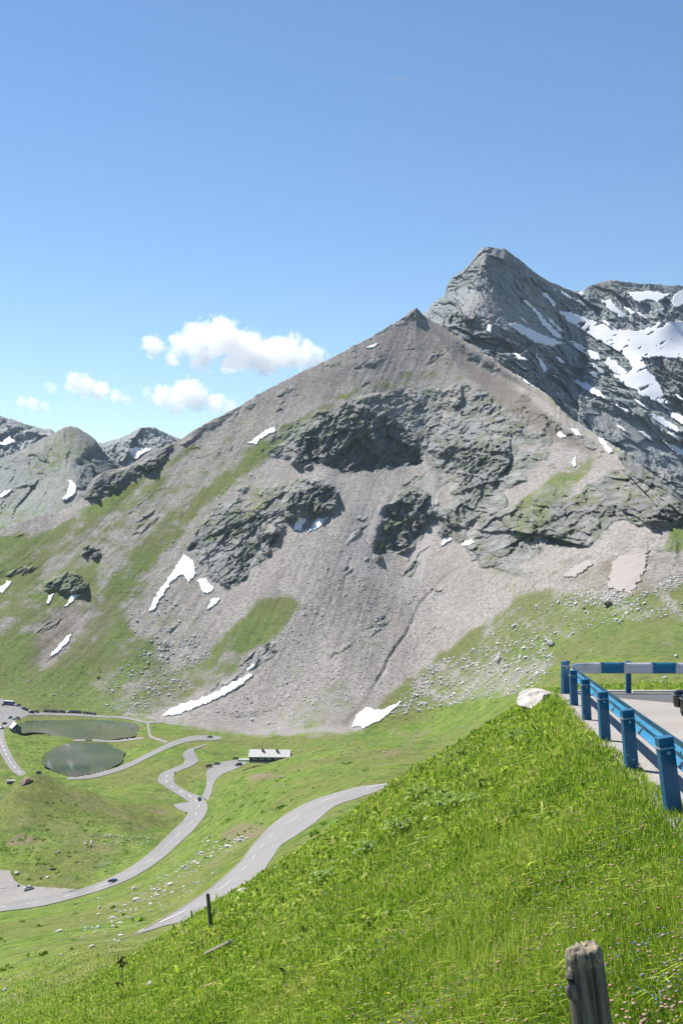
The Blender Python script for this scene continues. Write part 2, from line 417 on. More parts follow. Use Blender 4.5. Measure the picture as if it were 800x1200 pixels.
CP = []
def cp(u, *yv):
    for Y, v in yv: CP.append((u, Y, v))
for u in (-260, -120, 0, 100, 200, 300, 400, 500, 600, 700, 830, 1060):
    for Y in (4, 9, 18, 38):
        x = (u - CU) / F * Y
        CP.append((u, Y, CV - F * float(near_z(np.array(x), np.array(Y))) / Y))
cp(-260, (60,1340),(110,1240),(190,1165),(300,1120),(484,1085),(600,1035),(800,905),(970,842),(1080,790),(1200,735))
cp(-120, (60,1270),(110,1195),(190,1138),(300,1105),(484,1072),(570,1000),(700,930),(850,872),(965,840),(1080,770),(1210,700))
cp(0, (60,1205),(110,1150),(190,1112),(300,1086),(420,1074),(484,1066),(520,1035),(560,990),(600,950),(660,938),(720,918),(790,892),(880,864),(970,836),(1040,803),(1110,752),(1200,690),(1290,627))
cp(25, (575,965),(632,908),(670,930),(770,900),(880,862))
cp(52, (585,955),(640,907),(690,934),(745,912),(820,885),(900,859))
cp(100, (60,1160),(110,1112),(190,1092),(300,1076),(450,1052),(495,1046),(540,1000),(590,958),(632,925),(680,938),(745,913),(850,875),(975,838),(1045,798),(1130,735),(1230,665),(1340,588))
cp(150, (560,985),(620,950),(690,926),(760,905),(880,864))
cp(200, (60,1130),(110,1103),(180,1083),(205,1066),(350,1030),(470,1006),(578,985),(635,952),(713,912),(800,880),(890,861),(970,838),(1055,785),(1140,715),(1240,640),(1340,572),(1400,528))
cp(300, (60,1060),(110,1056),(180,1030),(230,1006),(350,975),(480,940),(640,908),(765,892),(860,872),(950,850),(1030,790),(1120,705),(1220,622),(1340,535),(1430,470))
cp(400, (60,1000),(100,1002),(180,985),(240,950),(278,935),(420,910),(600,888),(740,868),(900,850),(1010,775),(1110,695),(1220,600),(1360,500),(1460,420))
cp(460, (60,960),(100,968),(200,948),(255,934),(291,920),(330,910),(420,898),(620,878),(900,848))
cp(436, (200,962),(250,942),(284,925),(320,914),(370,905))
cp(475, (200,946),(260,927),(300,914),(350,906))
cp(500, (60,945),(100,965),(200,940),(350,915),(480,896),(600,880),(750,862),(900,845),(1040,750),(1170,655),(1290,560),(1420,458),(1530,378))
cp(600, (60,895),(100,915),(200,885),(350,858),(500,838),(650,822),(780,800),(900,740),(1030,660),(1120,600),(1240,530),(1350,470),(1420,437))
cp(700, (60,850),(100,875),(250,835),(500,800),(640,783),(740,750),(850,690),(960,625),(1080,560),(1180,511))
cp(800, (60,830),(100,846),(250,812),(500,785),(600,772),(760,700),(840,650),(900,612),(940,588))
cp(950, (60,815),(100,830),(300,790),(600,752),(780,690),(880,635),(930,605))
cp(1060, (60,810),(100,822),(300,780),(600,740),(780,680),(880,630),(930,610))
CP = np.array(CP, float)
def nrmp(u, Y): return u / 300.0, np.log(Y) * 1.6
cu_, cy_ = nrmp(CP[:, 0], CP[:, 1])
def tps(r2): return np.where(r2 > 1e-12, 0.5 * r2 * np.log(r2 + 1e-20), 0.0)
n_ = len(CP)
K = tps((cu_[:, None] - cu_) ** 2 + (cy_[:, None] - cy_) ** 2) + np.eye(n_) * 1e-4
Pm = np.stack([np.ones(n_), cu_, cy_], 1)
W = np.linalg.solve(np.block([[K, Pm], [Pm.T, np.zeros((3, 3))]]), np.concatenate([CP[:, 2], np.zeros(3)]))
def tps_v(u, Y):
    a, b = nrmp(u, Y); out = W[n_] + W[n_ + 1] * a + W[n_ + 2] * b
    for i in range(n_): out = out + W[i] * tps((a - cu_[i]) ** 2 + (b - cy_[i]) ** 2)
    return out

SKY = np.array([(-270,700),(-100,660),(0,622),(40,607),(80,597),(98,584),(103,570),(113,558),(125,552),(150,547),(160,541),(175,530),(200,521),(215,513),(240,497),(262,486),(280,477),(300,464),
  (330,448),(360,433),(385,422),(410,408),(430,398),(450,386),(470,374),(480,366),(487,360),(493,367),(500,373),(520,385),(545,400),(565,412),(600,437),(640,462),(665,488),
  (700,511),(730,529),(760,553),(800,586),(850,600),(1070,610)], float)
YR = np.array([(-270,1260),(0,1300),(100,1350),(200,1410),(300,1440),(400,1470),(485,1550),(520,1530),(600,1420),(700,1180),(800,945),(870,930),(1070,930)], float)
YS = np.array([(-270,955),(480,955),(600,800),(700,680),(800,600),(1070,590)], float)
UC = np.linspace(-260, 1060, 1100)
NR0, NR1A, NR1B, NR2 = 170, 290, 270, 560
NR1 = NR1A + NR1B
yr = np.interp(UC, YR[:, 0], YR[:, 1]); yr = np.convolve(np.pad(yr, 25, mode='edge'), np.ones(51) / 51, 'valid')
ysp = np.interp(UC, YS[:, 0], YS[:, 1]); ysp = np.convolve(np.pad(ysp, 25, mode='edge'), np.ones(51) / 51, 'valid')
rows = [2.5 * (45 / 2.5) ** t * np.ones_like(UC) for t in np.linspace(0, 1, NR0, endpoint=False)]
rows += [45 * (300 / 45) ** t * np.ones_like(UC) for t in np.linspace(0, 1, NR1A, endpoint=False)]
rows += [300 * (ysp / 300) ** t for t in np.linspace(0, 1, NR1B, endpoint=False)]
rows += [ysp + (yr - ysp) * t for t in np.linspace(0, 1, NR2)]
YY = np.array(rows); NRT = len(rows)
UU = np.repeat(UC[None, :], NRT, 0)
# coarse evaluation of the spline, then linear interpolation
gu = np.linspace(-262, 1062, 300); gl = np.linspace(math.log(2.4), math.log(1700), 420)
GU, GL = np.meshgrid(gu, gl)
GV = tps_v(GU, np.exp(GL))
def bil(u, Y):
    x = np.clip((u - gu[0]) / (gu[1] - gu[0]), 0, len(gu) - 1.001); y = np.clip((np.log(Y) - gl[0]) / (gl[1] - gl[0]), 0, len(gl) - 1.001)
    ix = x.astype(int); iy = y.astype(int); fx = x - ix; fy = y - iy
    return (GV[iy, ix] * (1 - fx) + GV[iy, ix + 1] * fx) * (1 - fy) + (GV[iy + 1, ix] * (1 - fx) + GV[iy + 1, ix + 1] * fx) * fy
VV = bil(UU, YY); VSM = VV.copy()
m0 = NR0 + NR1
# fit the skyline exactly
sky_v = np.interp(UC, SKY[:, 0], SKY[:, 1]) + 2.2 * fbm(UC / 11, UC * 0, 5, 4, .7) * (1 + .8 * sstep(490, 540, UC))
t = np.linspace(0, 1, NR2)[:, None]
sky_s = np.convolve(np.pad(sky_v, 60, mode='edge'), np.hanning(121) / np.hanning(121).sum(), 'valid')
VV[m0:] += (sky_s - VV[-1])[None, :] * t ** 1.5 + (sky_v - sky_s)[None, :] * t ** 22
# the mountain must rise steadily along each column
VV[m0:] = np.minimum.accumulate(VV[m0:] - np.arange(NR2)[:, None] * 1e-3, axis=0)
XX = (UU - CU) / F * YY
ZZ = (CV - VV) / F * YY
# near slope with the road shelf
wn = 1 - sstep(37, 62, YY)
ZZ = ZZ * (1 - wn) + near_z(XX, YY) * wn
left_of = sstep(0.2, 2.5, rail_x(YY) - XX)
near_amp = sstep(3, 10, YY) * np.where(YY < 45, left_of, 1)
ZZ += near_amp * (1 - sstep(60, 120, YY)) * (0.16 * fbm(XX / 2.2, YY / 2.2, 11, 4) + 0.35 * fbm(XX / 8, YY / 8, 12, 3))
# roughness of the valley
vm = sstep(45, 110, YY) * (1 - sstep(900, 1050, YY)) * (1 - sample(road_soft, UU, VV)) * (1 - np.clip(sample(blur(lake_mask, 6), UU, VV) * 3, 0, 1))
ZZ += vm * np.clip(YY / 450, .15, 1) * (1.5 * fbm(XX / 42, YY / 42, 21, 4) + 0.55 * ridged(XX / 15, YY / 15, 23, 4) + .25 * fbm(XX / 4, YY / 4, 25, 3))
# lakes: bed below the water line, low shores around
lk = sample(blur(lake_mask, 1), UU, VV); lk2 = np.clip(sample(blur(lake_mask, 7), UU, VV) * 2.5, 0, 1)
zone = (YY > 700) & (YY < 1000)
ZZ = np.where(zone, ZZ * (1 - lk2) + (LAKE_Z + 0.12) * lk2, ZZ)
ZZ = np.where(zone & (lk > .35), LAKE_Z - 1.6 * (lk - .35) * 1.6 - .3, ZZ)
VV = CV - F * ZZ / YY

# rock faces stand steep: along each column the distance grows little inside a face
wu = UU[m0:] + 7 * fbm(UU[m0:] / 28, VV[m0:] / 28, 31, 4); wv = VV[m0:] + 7 * fbm(UU[m0:] / 28, VV[m0:] / 28, 37, 4)
rk = np.clip(sample(rock_map, wu, wv), 0, 1)
streak = XX[m0:] - (.42 + .5 * (1 - sstep(-420, -60, XX[m0:]))) * ZZ[m0:]
brk = .75 * fbm(streak / 26, ZZ[m0:] / 70, 33, 4) + .55 * fbm(XX[m0:] / 20, ZZ[m0:] / 12, 34, 4)
rk = rk * sstep(-.32, .12, brk + (rk - .70) * 1.5)
strata = ridged(XX[m0:] / 55 + ZZ[m0:] / 90, (ZZ[m0:] - 0.45 * XX[m0:]) / 22, 43, 4)
rks = blur(rk, 5)
fac = 1.0 / (1 + 3.2 * np.clip(.35 * rks + 2.6 * np.clip(rks - .74, 0, 1), 0, 1) * (0.75 + .5 * np.clip(strata, -1, 1)))
dY = np.diff(YY[m0:], axis=0)
cum = np.concatenate([np.zeros((1, dY.shape[1])), np.cumsum(dY * (fac[:-1] - 1), axis=0)])
def blur_rows(a, r):
    for _ in range(2):
        p = np.pad(a, [(r + 1, r), (0, 0)], mode='reflect', reflect_type='odd').cumsum(0); a = (p[2 * r + 1:] - p[:-2 * r - 1]) / (2 * r + 1)
    return a
cum = cum - blur_rows(cum, 42)
cum = cum * sstep(0, .08, np.linspace(0, 1, NR2))[:, None]
Yn = YY[m0:] + cum
ramp = np.linspace(0, 1, NR2)[:, None]
DD = np.zeros_like(Yn)
xm, zm = XX[m0:], ZZ[m0:]
base_w = sstep(0.0, 0.06, ramp)
qx = xm + 7 * fbm(xm / 40, zm / 40, 55, 4); qz = zm + 7 * fbm(xm / 40, zm / 40, 56, 4)
obl = qz - .5 * qx                            # beds dip to the left
DD += rk * (.5 + .5 * sstep(.75, .95, rk)) * base_w * (-17 * facet(qx / 70 + qz / 200, qz / 70 - qx / 240, 51, 1.0) - 7 * facet(qx / 17 + qz / 60, qz / 36, 53, 1.0) - 7 * facet(qx / 24, obl / 15, 52, 1.0) - 5 * facet(qx / 8, obl / 6, 57, 1.0) - 3.2 * facet(qx / 3.8, obl / 3, 58, 1.0) - 9 * ridged((qx + .3 * qz) / 38, qz / 150, 59, 4))
DD += (1 - rk) * base_w * (3.0 * fbm(streak / 40, (zm - .3 * xm) / 210, 61, 4) + .9 * ridged(streak / 12, zm / 110, 63, 4) + .8 * fbm(xm / 5, zm / 5, 64, 3))
outc = sstep(.22, .42, fbm(qx / 48, obl / 22, 66, 4)) * (1 - rk) * base_w * (1 - .9 * np.clip(1.4 * sample(grass_map, wu, wv), 0, 1))      # scattered outcrops in the scree
DD += outc * (-4 * facet(qx / 18, obl / 10, 67) - 2 * facet(qx / 7, obl / 4, 68))
DD += base_w * 16 * fbm(xm / 170, zm / 170, 65, 3)
DD += base_w * 1.3 * np.clip(UU[m0:] - (487 + .72 * (VV[m0:] - 360)), 0, 80) * (1 - sstep(430, 500, VV[m0:])) * sstep(350, 372, VV[m0:])
gl_m = sample(gully_map, wu * .5 + UU[m0:] * .5, wv * .5 + VV[m0:] * .5)
DD += gl_m * 4.5 * base_w
_m = sample(snow_low, UU[m0:], VV[m0:]); DD = DD * (1 - _m) + blur(DD, 9) * _m
YM = Yn + DD * (1 - 0.75 * sstep(.93, 1, ramp))
VM = VV[m0:]
YY[m0:] = YM
XX = (UU - CU) / F * YY; ZZ = (CV - VV) / F * YY

# reverse side of the ridge
NB = 14
bk = []
for k in range(1, NB + 1):
    yb = YY[-1] + 18 * k ** 1.35
    zb = ZZ[-1] - (9.0 * k ** 1.4) * (1 + .2 * fbm(UC / 40, UC * 0 + k, 77, 2))
    xb = (UC - CU) / F * yb
    bk.append((xb, yb, zb))
XA = np.concatenate([XX] + [b[0][None] for b in bk]); YA = np.concatenate([YY] + [b[1][None] for b in bk]); ZA = np.concatenate([ZZ] + [b[2][None] for b in bk])
VA = CV - F * ZA / YA
UA = np.repeat(UC[None], len(XA), 0)

class Sheet:
    def __init__(s, U, V, Y):
        s.U, s.V, s.Y = U, V, Y
        s.M = np.minimum.accumulate(V, axis=0)
    def _col(s, c, v):
        m = s.M[:, c]; j = int(np.searchsorted(-m, -v))
        if j <= 0: return s.Y[0, c]
        if j >= len(m): return None
        a, b = s.V[j - 1, c], s.V[j, c]
        f = 0.0 if abs(a - b) < 1e-9 else min(1, max(0, (a - v) / (a - b)))
        return s.Y[j - 1, c] * (1 - f) + s.Y[j, c] * f
    def hit(s, u, v):
        x = (u - s.U[0]) / (s.U[1] - s.U[0]); x = min(max(x, 0), len(s.U) - 1.001); c = int(x); f = x - c
        a, b = s._col(c, v), s._col(c + 1, v)
        if a is None and b is None: return None
        if a is None: Y = b
        elif b is None: Y = a
        elif abs(a - b) > 0.12 * min(a, b): Y = a if f < .5 else b
        else: Y = a * (1 - f) + b * f
        return Vector(((u - CU) / F * Y, Y, (CV - v) / F * Y))
land = Sheet(UC, VV, YY)
_jv = int(np.searchsorted(YY[:m0, 0], 112.0))
def beyond(y, V=None):
    j = int(np.searchsorted(YY[:m0, 0], y)); return Sheet(UC, (VV if V is None else V)[j:], YY[j:])
_vs = np.concatenate([np.where(YY[:m0] < 690, VSM[:m0], VV[:m0]), VV[m0:]])
road_ground = beyond(165.0, _vs); far_ground = beyond(690.0)
vale = Sheet(UC, VV[_jv:], YY[_jv:])         # everything beyond the crest of the near meadow
def ground_z(x, y):
    u = CU + F * x / y
    c = int(round(float(np.clip((u - UC[0]) / (UC[1] - UC[0]), 0, len(UC) - 1))))
    return float(np.interp(y, YY[:m0, c], ZZ[:m0, c]))
def at(u, v, sheet=None):
    for k in range(60):
        p = (sheet or land).hit(u, v + k * 1.5)
        if p is not None: return p

# ------------------------------------------------------------------ materials
def new_mat(name):
    m = bpy.data.materials.new(name); m.use_nodes = True
    nt = m.node_tree; nt.nodes.clear()
    out = nt.nodes.new('ShaderNodeOutputMaterial')
    return m, nt, out
class NT:
    def __init__(s, nt): s.nt = nt
    def n(s, t, **kw):
        nd = s.nt.nodes.new(t)
        for k, v in kw.items():
            if k.startswith('i_'): nd.inputs[k[2:].replace('_', ' ')].default_value = v
            else: setattr(nd, k, v)
        return nd
    def l(s, a, b): s.nt.links.new(a, b)
    def noise(s, vec, scale, detail=4, rough=.55, dist=0.0):
        nd = s.n('ShaderNodeTexNoise'); nd.inputs['Scale'].default_value = scale; nd.inputs['Detail'].default_value = detail
        nd.inputs['Roughness'].default_value = rough; nd.inputs['Distortion'].default_value = dist
        if vec is not None: s.l(vec, nd.inputs['Vector'])
        return nd.outputs['Fac']
    def math(s, op, a, b=None, c=None, clamp=False):
        nd = s.n('ShaderNodeMath', operation=op); nd.use_clamp = clamp
        for k, q in enumerate((a, b, c)):
            if q is None: continue
            if isinstance(q, (int, float)): nd.inputs[k].default_value = q
            else: s.l(q, nd.inputs[k])
        return nd.outputs[0]
    def ramp(s, fac, stops, interp='LINEAR'):
        nd = s.n('ShaderNodeValToRGB'); cr = nd.color_ramp; cr.interpolation = interp
        while len(cr.elements) < len(stops): cr.elements.new(0.5)
        for e, (p, c) in zip(cr.elements, stops): e.position = p; e.color = (*c, 1) if len(c) == 3 else c
        s.l(fac, nd.inputs[0]); return nd.outputs[0]
    def mix(s, fac, a, b, mode='MIX'):
        nd = s.n('ShaderNodeMix', data_type='RGBA', blend_type=mode)
        if isinstance(fac, (int, float)): nd.inputs[0].default_value = fac
        else: s.l(fac, nd.inputs[0])
        for k, q in ((6, a), (7, b)):
            if isinstance(q, tuple): nd.inputs[k].default_value = (*q, 1)
            else: s.l(q, nd.inputs[k])
        return nd.outputs[2]
    def attr(s, name): return s.n('ShaderNodeAttribute', attribute_name=name).outputs['Fac']
    def mapr(s, v, a, b, c=0.0, d=1.0, smooth=True):
        nd = s.n('ShaderNodeMapRange'); nd.interpolation_type = 'SMOOTHSTEP' if smooth else 'LINEAR'
        s.l(v, nd.inputs[0])
        for k, q in zip((1, 2, 3, 4), (a, b, c, d)): nd.inputs[k].default_value = q
        return nd.outputs[0]
    def pos(s, sx=1, sy=1, sz=1):
        g = s.n('ShaderNodeNewGeometry').outputs['Position']
        if (sx, sy, sz) == (1, 1, 1): return g
        v = s.n('ShaderNodeVectorMath', operation='MULTIPLY'); s.l(g, v.inputs[0]); v.inputs[1].default_value = (sx, sy, sz)
        return v.outputs[0]

def simple(name, c, rough=.6, metal=0.0, var=.12, scale=6.0, bump=0.0, coat=0.0, spec=.5, dirt=None):
    m, nt, out = new_mat(name); k = NT(nt)
    tc = k.n('ShaderNodeTexCoord').outputs['Object']
    f = k.noise(tc, scale, 5, .6)
    lo = tuple(max(0, x * (1 - var)) for x in c); hi = tuple(min(1, x * (1 + var)) for x in c)
    colr = k.ramp(f, [(.3, lo), (.7, hi)])
    if dirt:
        f2 = k.noise(tc, scale * .35, 6, .65)
        colr = k.mix(k.mapr(f2, .52, .72, 0, dirt[1]), colr, dirt[0])
    b = k.n('ShaderNodeBsdfPrincipled'); k.l(colr, b.inputs['Base Color'])
    b.inputs['Roughness'].default_value = rough; b.inputs['Metallic'].default_value = metal
    b.inputs['Coat Weight'].default_value = coat; b.inputs['Specular IOR Level'].default_value = spec
    if bump:
        bp = k.n('ShaderNodeBump'); bp.inputs['Strength'].default_value = bump; bp.inputs['Distance'].default_value = .02
        k.l(k.noise(tc, scale * 3, 6, .6), bp.inputs['Height']); k.l(bp.outputs[0], b.inputs['Normal'])
    k.l(b.outputs[0], out.inputs[0])
    return m

STREAK = -1.0
def land_mat(name, scree, rock, cold=0.0, fine=.45, mott=.6, dull=0.0, soil=((.13, .095, .065), (.25, .19, .14))):
    """ground, scree, rock and turf mixed by where each grows on the land"""
    m, nt, out = new_mat(name); k = NT(nt)
    p = k.pos()
    big = k.noise(p, .012, 5, .6)
    mid = k.noise(p, .06, 6, .62)
    sml = k.noise(p, fine, 4, .7)
    vor = k.n('ShaderNodeTexVoronoi', feature='F1'); vor.inputs['Scale'].default_value = fine * .75; vor.inputs['Randomness'].default_value = 1.0
    k.l(p, vor.inputs['Vector'])
    stone = vor.outputs['Color']; sx = k.n('ShaderNodeSeparateColor'); k.l(stone, sx.inputs[0])
    # scree: stones of many greys, drawn out in bands down the slope
    ps = k.n('ShaderNodeMapping'); ps.inputs['Rotation'].default_value = (0, R(-24 * STREAK), 0); ps.inputs['Scale'].default_value = (.055, .02, .008)
    k.l(p, ps.inputs['Vector'])
    band = k.noise(ps.outputs[0], 1.0, 5, .62)
    c1 = k.ramp(k.math('ADD', k.math('MULTIPLY', sml, .5), k.math('MULTIPLY', sx.outputs[0], .5)),
                [(.22, tuple(x * .66 for x in scree)), (.5, scree), (.80, tuple(x * 1.36 for x in scree))])
    c1 = k.mix(k.mapr(band, .40, .64, 0, .34), c1, tuple(x * y for x, y in zip(scree, (.66, .63, .60))), 'MIX')
    c1 = k.mix(k.mapr(k.attr('pale'), .1, .8, 0, .6), c1, (.37, .35, .33))
    # rock: layered, veined, with dark wet cracks
    pr = k.n('ShaderNodeMapping'); pr.inputs['Rotation'].default_value = (0, R(28), R(10)); pr.inputs['Scale'].default_value = (.03, .03, .14)
    k.l(p, pr.inputs['Vector'])
    lay = k.noise(pr.outputs[0], 1.0, 7, .68, .6)
    c2 = k.ramp(lay, [(.28, tuple(x * .45 for x in rock)), (.46, tuple(x * .85 for x in rock)), (.6, rock), (.75, tuple(x * 1.6 for x in rock))])
    c2 = k.mix(k.mapr(k.attr('rock'), .78, .96, .55, 0), c2, k.mix(k.mapr(lay, .4, .6), tuple(x * 1.0 for x in rock), tuple(x * 1.75 for x in rock)))
    c2 = k.mix(k.mapr(sml, .5, .75, 0, .35), c2, tuple(x * 1.5 for x in rock))
    c2 = k.mix(k.mapr(mid, .46, .62, 0, .6), c2, (.125, .14, .075))      # lichen and turf on ledges
    # turf
    tuf = k.noise(p, .22, 6, .7)
    g1 = k.ramp(k.math('ADD', k.math('MULTIPLY', tuf, .6), k.math('MULTIPLY', mid, .4)),
                [(.36, (.042, .085, .010)), (.46, (.088, .150, .018)), (.55, (.135, .195, .030)), (.66, (.20, .22, .07))])
    g1 = k.mix(k.mapr(big, .44, .60, 0, .6), g1, (.135, .135, .042))
    g1 = k.mix(k.mapr(k.noise(p, .035, 5, .65), .52, .66, 0, .5), g1, (.17, .15, .065))
    g1 = k.mix(k.mapr(sml, .60, .78, 0, .45), g1, (.03, .055, .012))
    ter = k.noise(k.pos(.035, .06, .42), 1.0, 6, .68, .8)
    g1 = k.mix(k.mapr(ter, .53, .63, 0, .5), g1, (.052, .075, .018))
    g1 = k.mix(k.mapr(ter, .36, .44, .4, 0), g1, (.175, .20, .06))
    mo = k.noise(p, fine * .42, 9, .82)
    g1 = k.mix(mott, g1, k.mix(1.0, g1, k.ramp(mo, [(.37, (.42, .46, .42)), (.5, (1.0, 1.0, 1.0)), (.62, (1.5, 1.38, 1.5))]), 'MULTIPLY'))
    g1 = k.mix(dull, g1, (.125, .132, .062))
    # how far the turf reaches, broken at its border
    ga = k.attr('grass')
    gf = k.math('ADD', ga, k.math('ADD', k.math('MULTIPLY', k.math('SUBTRACT', mid, .5), 1.5), k.math('MULTIPLY', k.math('SUBTRACT', sml, .5), .9)))
    gf = k.mapr(gf, .24, .80)
    rf = k.math('ADD', k.attr('rock'), k.math('MULTIPLY', k.math('SUBTRACT', mid, .5), .9)); rf = k.mapr(rf, .15, .62)
    c = k.mix(rf, c1, c2)
    if cold:
        c = k.mix(k.mapr(k.noise(p, .006, 4, .6), .38, .6, 0, cold), c, (.215, .265, .265))
    gtop = k.math('MULTIPLY', gf, k.math('SUBTRACT', 1.0, k.math('MULTIPLY', rf, .42)))
    c = k.mix(gtop, c, g1)
    ea = k.math('ADD', k.attr('earth'), k.math('MULTIPLY', k.math('SUBTRACT', mid, .5), .9)); 
    c = k.mix(k.mapr(ea, .15, .70, 0, .75), c, k.ramp(sml, [(.3, soil[0]), (.7, soil[1])]))
    c = k.mix(k.mapr(k.attr('gully'), .2, .8, 0, .5), c, (.10, .095, .09))
    b = k.n('ShaderNodeBsdfPrincipled'); k.l(c, b.inputs['Base Color']); b.inputs['Roughness'].default_value = .95
    b.inputs['Specular IOR Level'].default_value = .12
    bp = k.n('ShaderNodeBump'); bp.inputs['Strength'].default_value = .9; bp.inputs['Distance'].default_value = 1.6 * .45 / fine
    h = k.math('ADD', k.math('MULTIPLY', sml, .8), k.math('MULTIPLY', lay, k.math('MULTIPLY', rf, 2.2)))
    k.l(h, bp.inputs['Height']); k.l(bp.outputs[0], b.inputs['Normal'])
    k.l(b.outputs[0], out.inputs[0])
    return m

M_LAND = land_mat('mountain_ground', (.278, .258, .238), (.200, .201, .193), dull=.42, fine=.75, soil=((.11, .09, .075), (.20, .168, .142)))
M_VALLEY = land_mat('valley_turf', (.255, .238, .222), (.17, .168, .16), fine=1.3, mott=.9, dull=.04)
M_COLD = land_mat('high_rock', (.30, .297, .29), (.215, .222, .225), cold=.5, fine=.35)
M_FAR = land_mat('far_rock', (.34, .33, .31), (.25, .255, .26), cold=.3)
M_HILL = land_mat('far_hill', (.255, .25, .222), (.18, .185, .18), cold=.3)
M_NEAR = land_mat('meadow_soil', (.26, .24, .21), (.2, .2, .19), fine=9.0)

def grid_faces(nr, nc, keep=None):
    i = np.arange(nr * nc).reshape(nr, nc)
    q = np.stack([i[:-1, :-1], i[:-1, 1:], i[1:, 1:], i[1:, :-1]], -1).reshape(-1, 4)
    return q
def land_part(name, r0, r1, mat, label, **kw):
    sl = slice(r0, r1)
    u, v = UA[sl], VA[sl]
    a = 5 * fbm(u / 22, v / 22, 91, 4); b = 5 * fbm(u / 22, v / 22, 97, 4)
    rka = sample(rock_map, u + a * .6, v + b * .6) * (YA[sl] > 620)
    if r0 == m0: rka[:NR2] = np.maximum(rk, .55 * outc)
    gst = np.zeros_like(u)
    if r0 == m0: gst[:NR2] = (.6 * fbm(streak / 15, ZZ[m0:] / 95, 92, 5, .6) + .55 * fbm(XX[m0:] / 24, ZZ[m0:] / 18, 93, 4, .6)) * sstep(0, .06, ramp)
    sh = XA[sl] - rail_x(YA[sl]) + .7 * fbm(XA[sl] / 1.1, YA[sl] / 1.1, 78, 3); shoulder = sstep(-.75, -.35, sh - .42 + .4 * (sstep(18, 26, YA[sl]) - 1)) * (YA[sl] < 39.5)
    at_ = dict(grass=np.clip(np.where(YA[sl] < 400, 1.0 - 1.6 * shoulder, sample(grass_map, u + a, v + b) * (1 + .5 * gst) + .34 * gst), -.6, 1.1), rock=rka,
               earth=sample(earth_map, u + a * .5, v + b * .5) * (YA[sl] > 120), gully=sample(gully_map, u + a * .3, v + b * .3) * (YA[sl] > 620), pale=sample(pale_map, u + a, v + b) * (YA[sl] > 620))
    vs = np.stack([XA[sl], YA[sl], ZA[sl]], -1).reshape(-1, 3)
    me = np_mesh(name, vs, grid_faces(u.shape[0], u.shape[1]), True, at_)
    o = link(name, me, mat)
    return tag(o, kind='structure', label=label)
jn = NR0 + int(NR1A * math.log(62 / 45) / math.log(300 / 45))
meadow = land_part('meadow', 0, jn + 1, M_NEAR, 'steep green meadow falling away from the roadside in the foreground')
valley = land_part('valley', jn, m0 + 1, M_VALLEY, 'green valley floor with a knoll between lakes and winding roads')
mountain = land_part('mountain', m0, len(XA), M_LAND, 'grey scree mountain with dark cliffs rising above the lakes')

def far_sheet(name, sky, ridge, base, ubounds, nc, nr, mat, label, amp, wl, seed, rock, prof=1.15, facefn=None):
    uc = np.linspace(*ubounds, nc); t = np.linspace(0, 1, nr)[:, None]
    s = np.array(sky, float); rr = np.array(ridge, float); bb = np.array(base, float)
    vs = np.interp(uc, s[:, 0], s[:, 1]) + 2.4 * fbm(uc / 12, uc * 0 + .5, seed, 4, .7); kk = np.hanning(71); vsm = np.convolve(np.pad(vs, 35, mode='edge'), kk / kk.sum(), 'valid'); ys = np.interp(uc, rr[:, 0], rr[:, 1])
    vb = np.interp(uc, bb[:, 0], bb[:, 1]); yb = np.interp(uc, bb[:, 0], bb[:, 2])
    V = vb + (vsm - vb) * t ** prof + (vs - vsm) * t ** 5; Y = yb + (ys - yb) * t
    U = np.repeat(uc[None], nr, 0)
    X = (U - CU) / F * Y; Z = (CV - V) / F * Y
    qx = X + .25 * wl * fbm(X / wl / .7, Z / wl / .7, seed + 1, 3); qz = Z + .25 * wl * fbm(X / wl / .7, Z / wl / .7, seed + 2, 3); obl = qz + .55 * qx
    D = amp * (-1.1 * facet(qx / wl + qz / (2.2 * wl), qz / wl - qx / (2.5 * wl), seed + 3) - .55 * facet(qx / wl * 2.6, obl / wl * 4.5, seed + 5) - .34 * facet(qx / wl * 7, obl / wl * 9, seed + 6) - .2 * facet(qx / wl * 18, obl / wl * 20, seed + 9) - .11 * facet(qx / wl * 40, qz / wl * 44, seed + 13)
               - .5 * ridged(qx / wl * 1.2, qz / wl * .6, seed + 7, 4) + .5 * fbm(X / wl / 2.5, Z / wl / 2.5, seed + 8, 3))
    D *= .22 + .78 * np.clip(1.45 * sample(blur(paint(rock), 3), U + 5 * fbm(U / 22, V / 22, seed + 21, 4), V + 5 * fbm(U / 22, V / 22, seed + 27, 4)), 0, 1)
    D *= (1 - .8 * sstep(.95, 1, t))
    if facefn is not None: _m = .9 * sample(snow_high, U, V); D = D * (1 - _m) + blur(D, 7) * _m
    if facefn is not None: D += facefn(U, V)
    Y = Y + D; X = (U - CU) / F * Y; Z = (CV - V) / F * Y
    xb, yb_, zb = [X], [Y], [Z]
    for k in range(1, 10):
        y2 = Y[-1] + 40 * k ** 1.3; xb.append(((uc - CU) / F * y2)[None]); yb_.append(y2[None]); zb.append((Z[-1] - 26 * k ** 1.4)[None])
    X2, Y2, Z2 = (np.concatenate(q) for q in (xb, yb_, zb)); V2 = CV - F * Z2 / Y2; U2 = np.repeat(uc[None], len(X2), 0)
    rm = paint(rock)
    a = 6 * fbm(U2 / 22, V2 / 22, seed + 21, 4); b = 6 * fbm(U2 / 22, V2 / 22, seed + 27, 4)
    zero = np.zeros_like(U2)
    g = paint(FARGRASS)
    me = np_mesh(name, np.stack([X2, Y2, Z2], -1).reshape(-1, 3), grid_faces(*X2.shape), True,
                 dict(grass=sample(g, U2 + a, V2 + b), rock=np.clip(sample(rm, U2 + a, V2 + b), 0, 1), earth=zero, gully=zero, pale=zero))
    o = tag(link(name, me, mat), kind='structure', label=label)
    return Sheet(uc, V, Y)
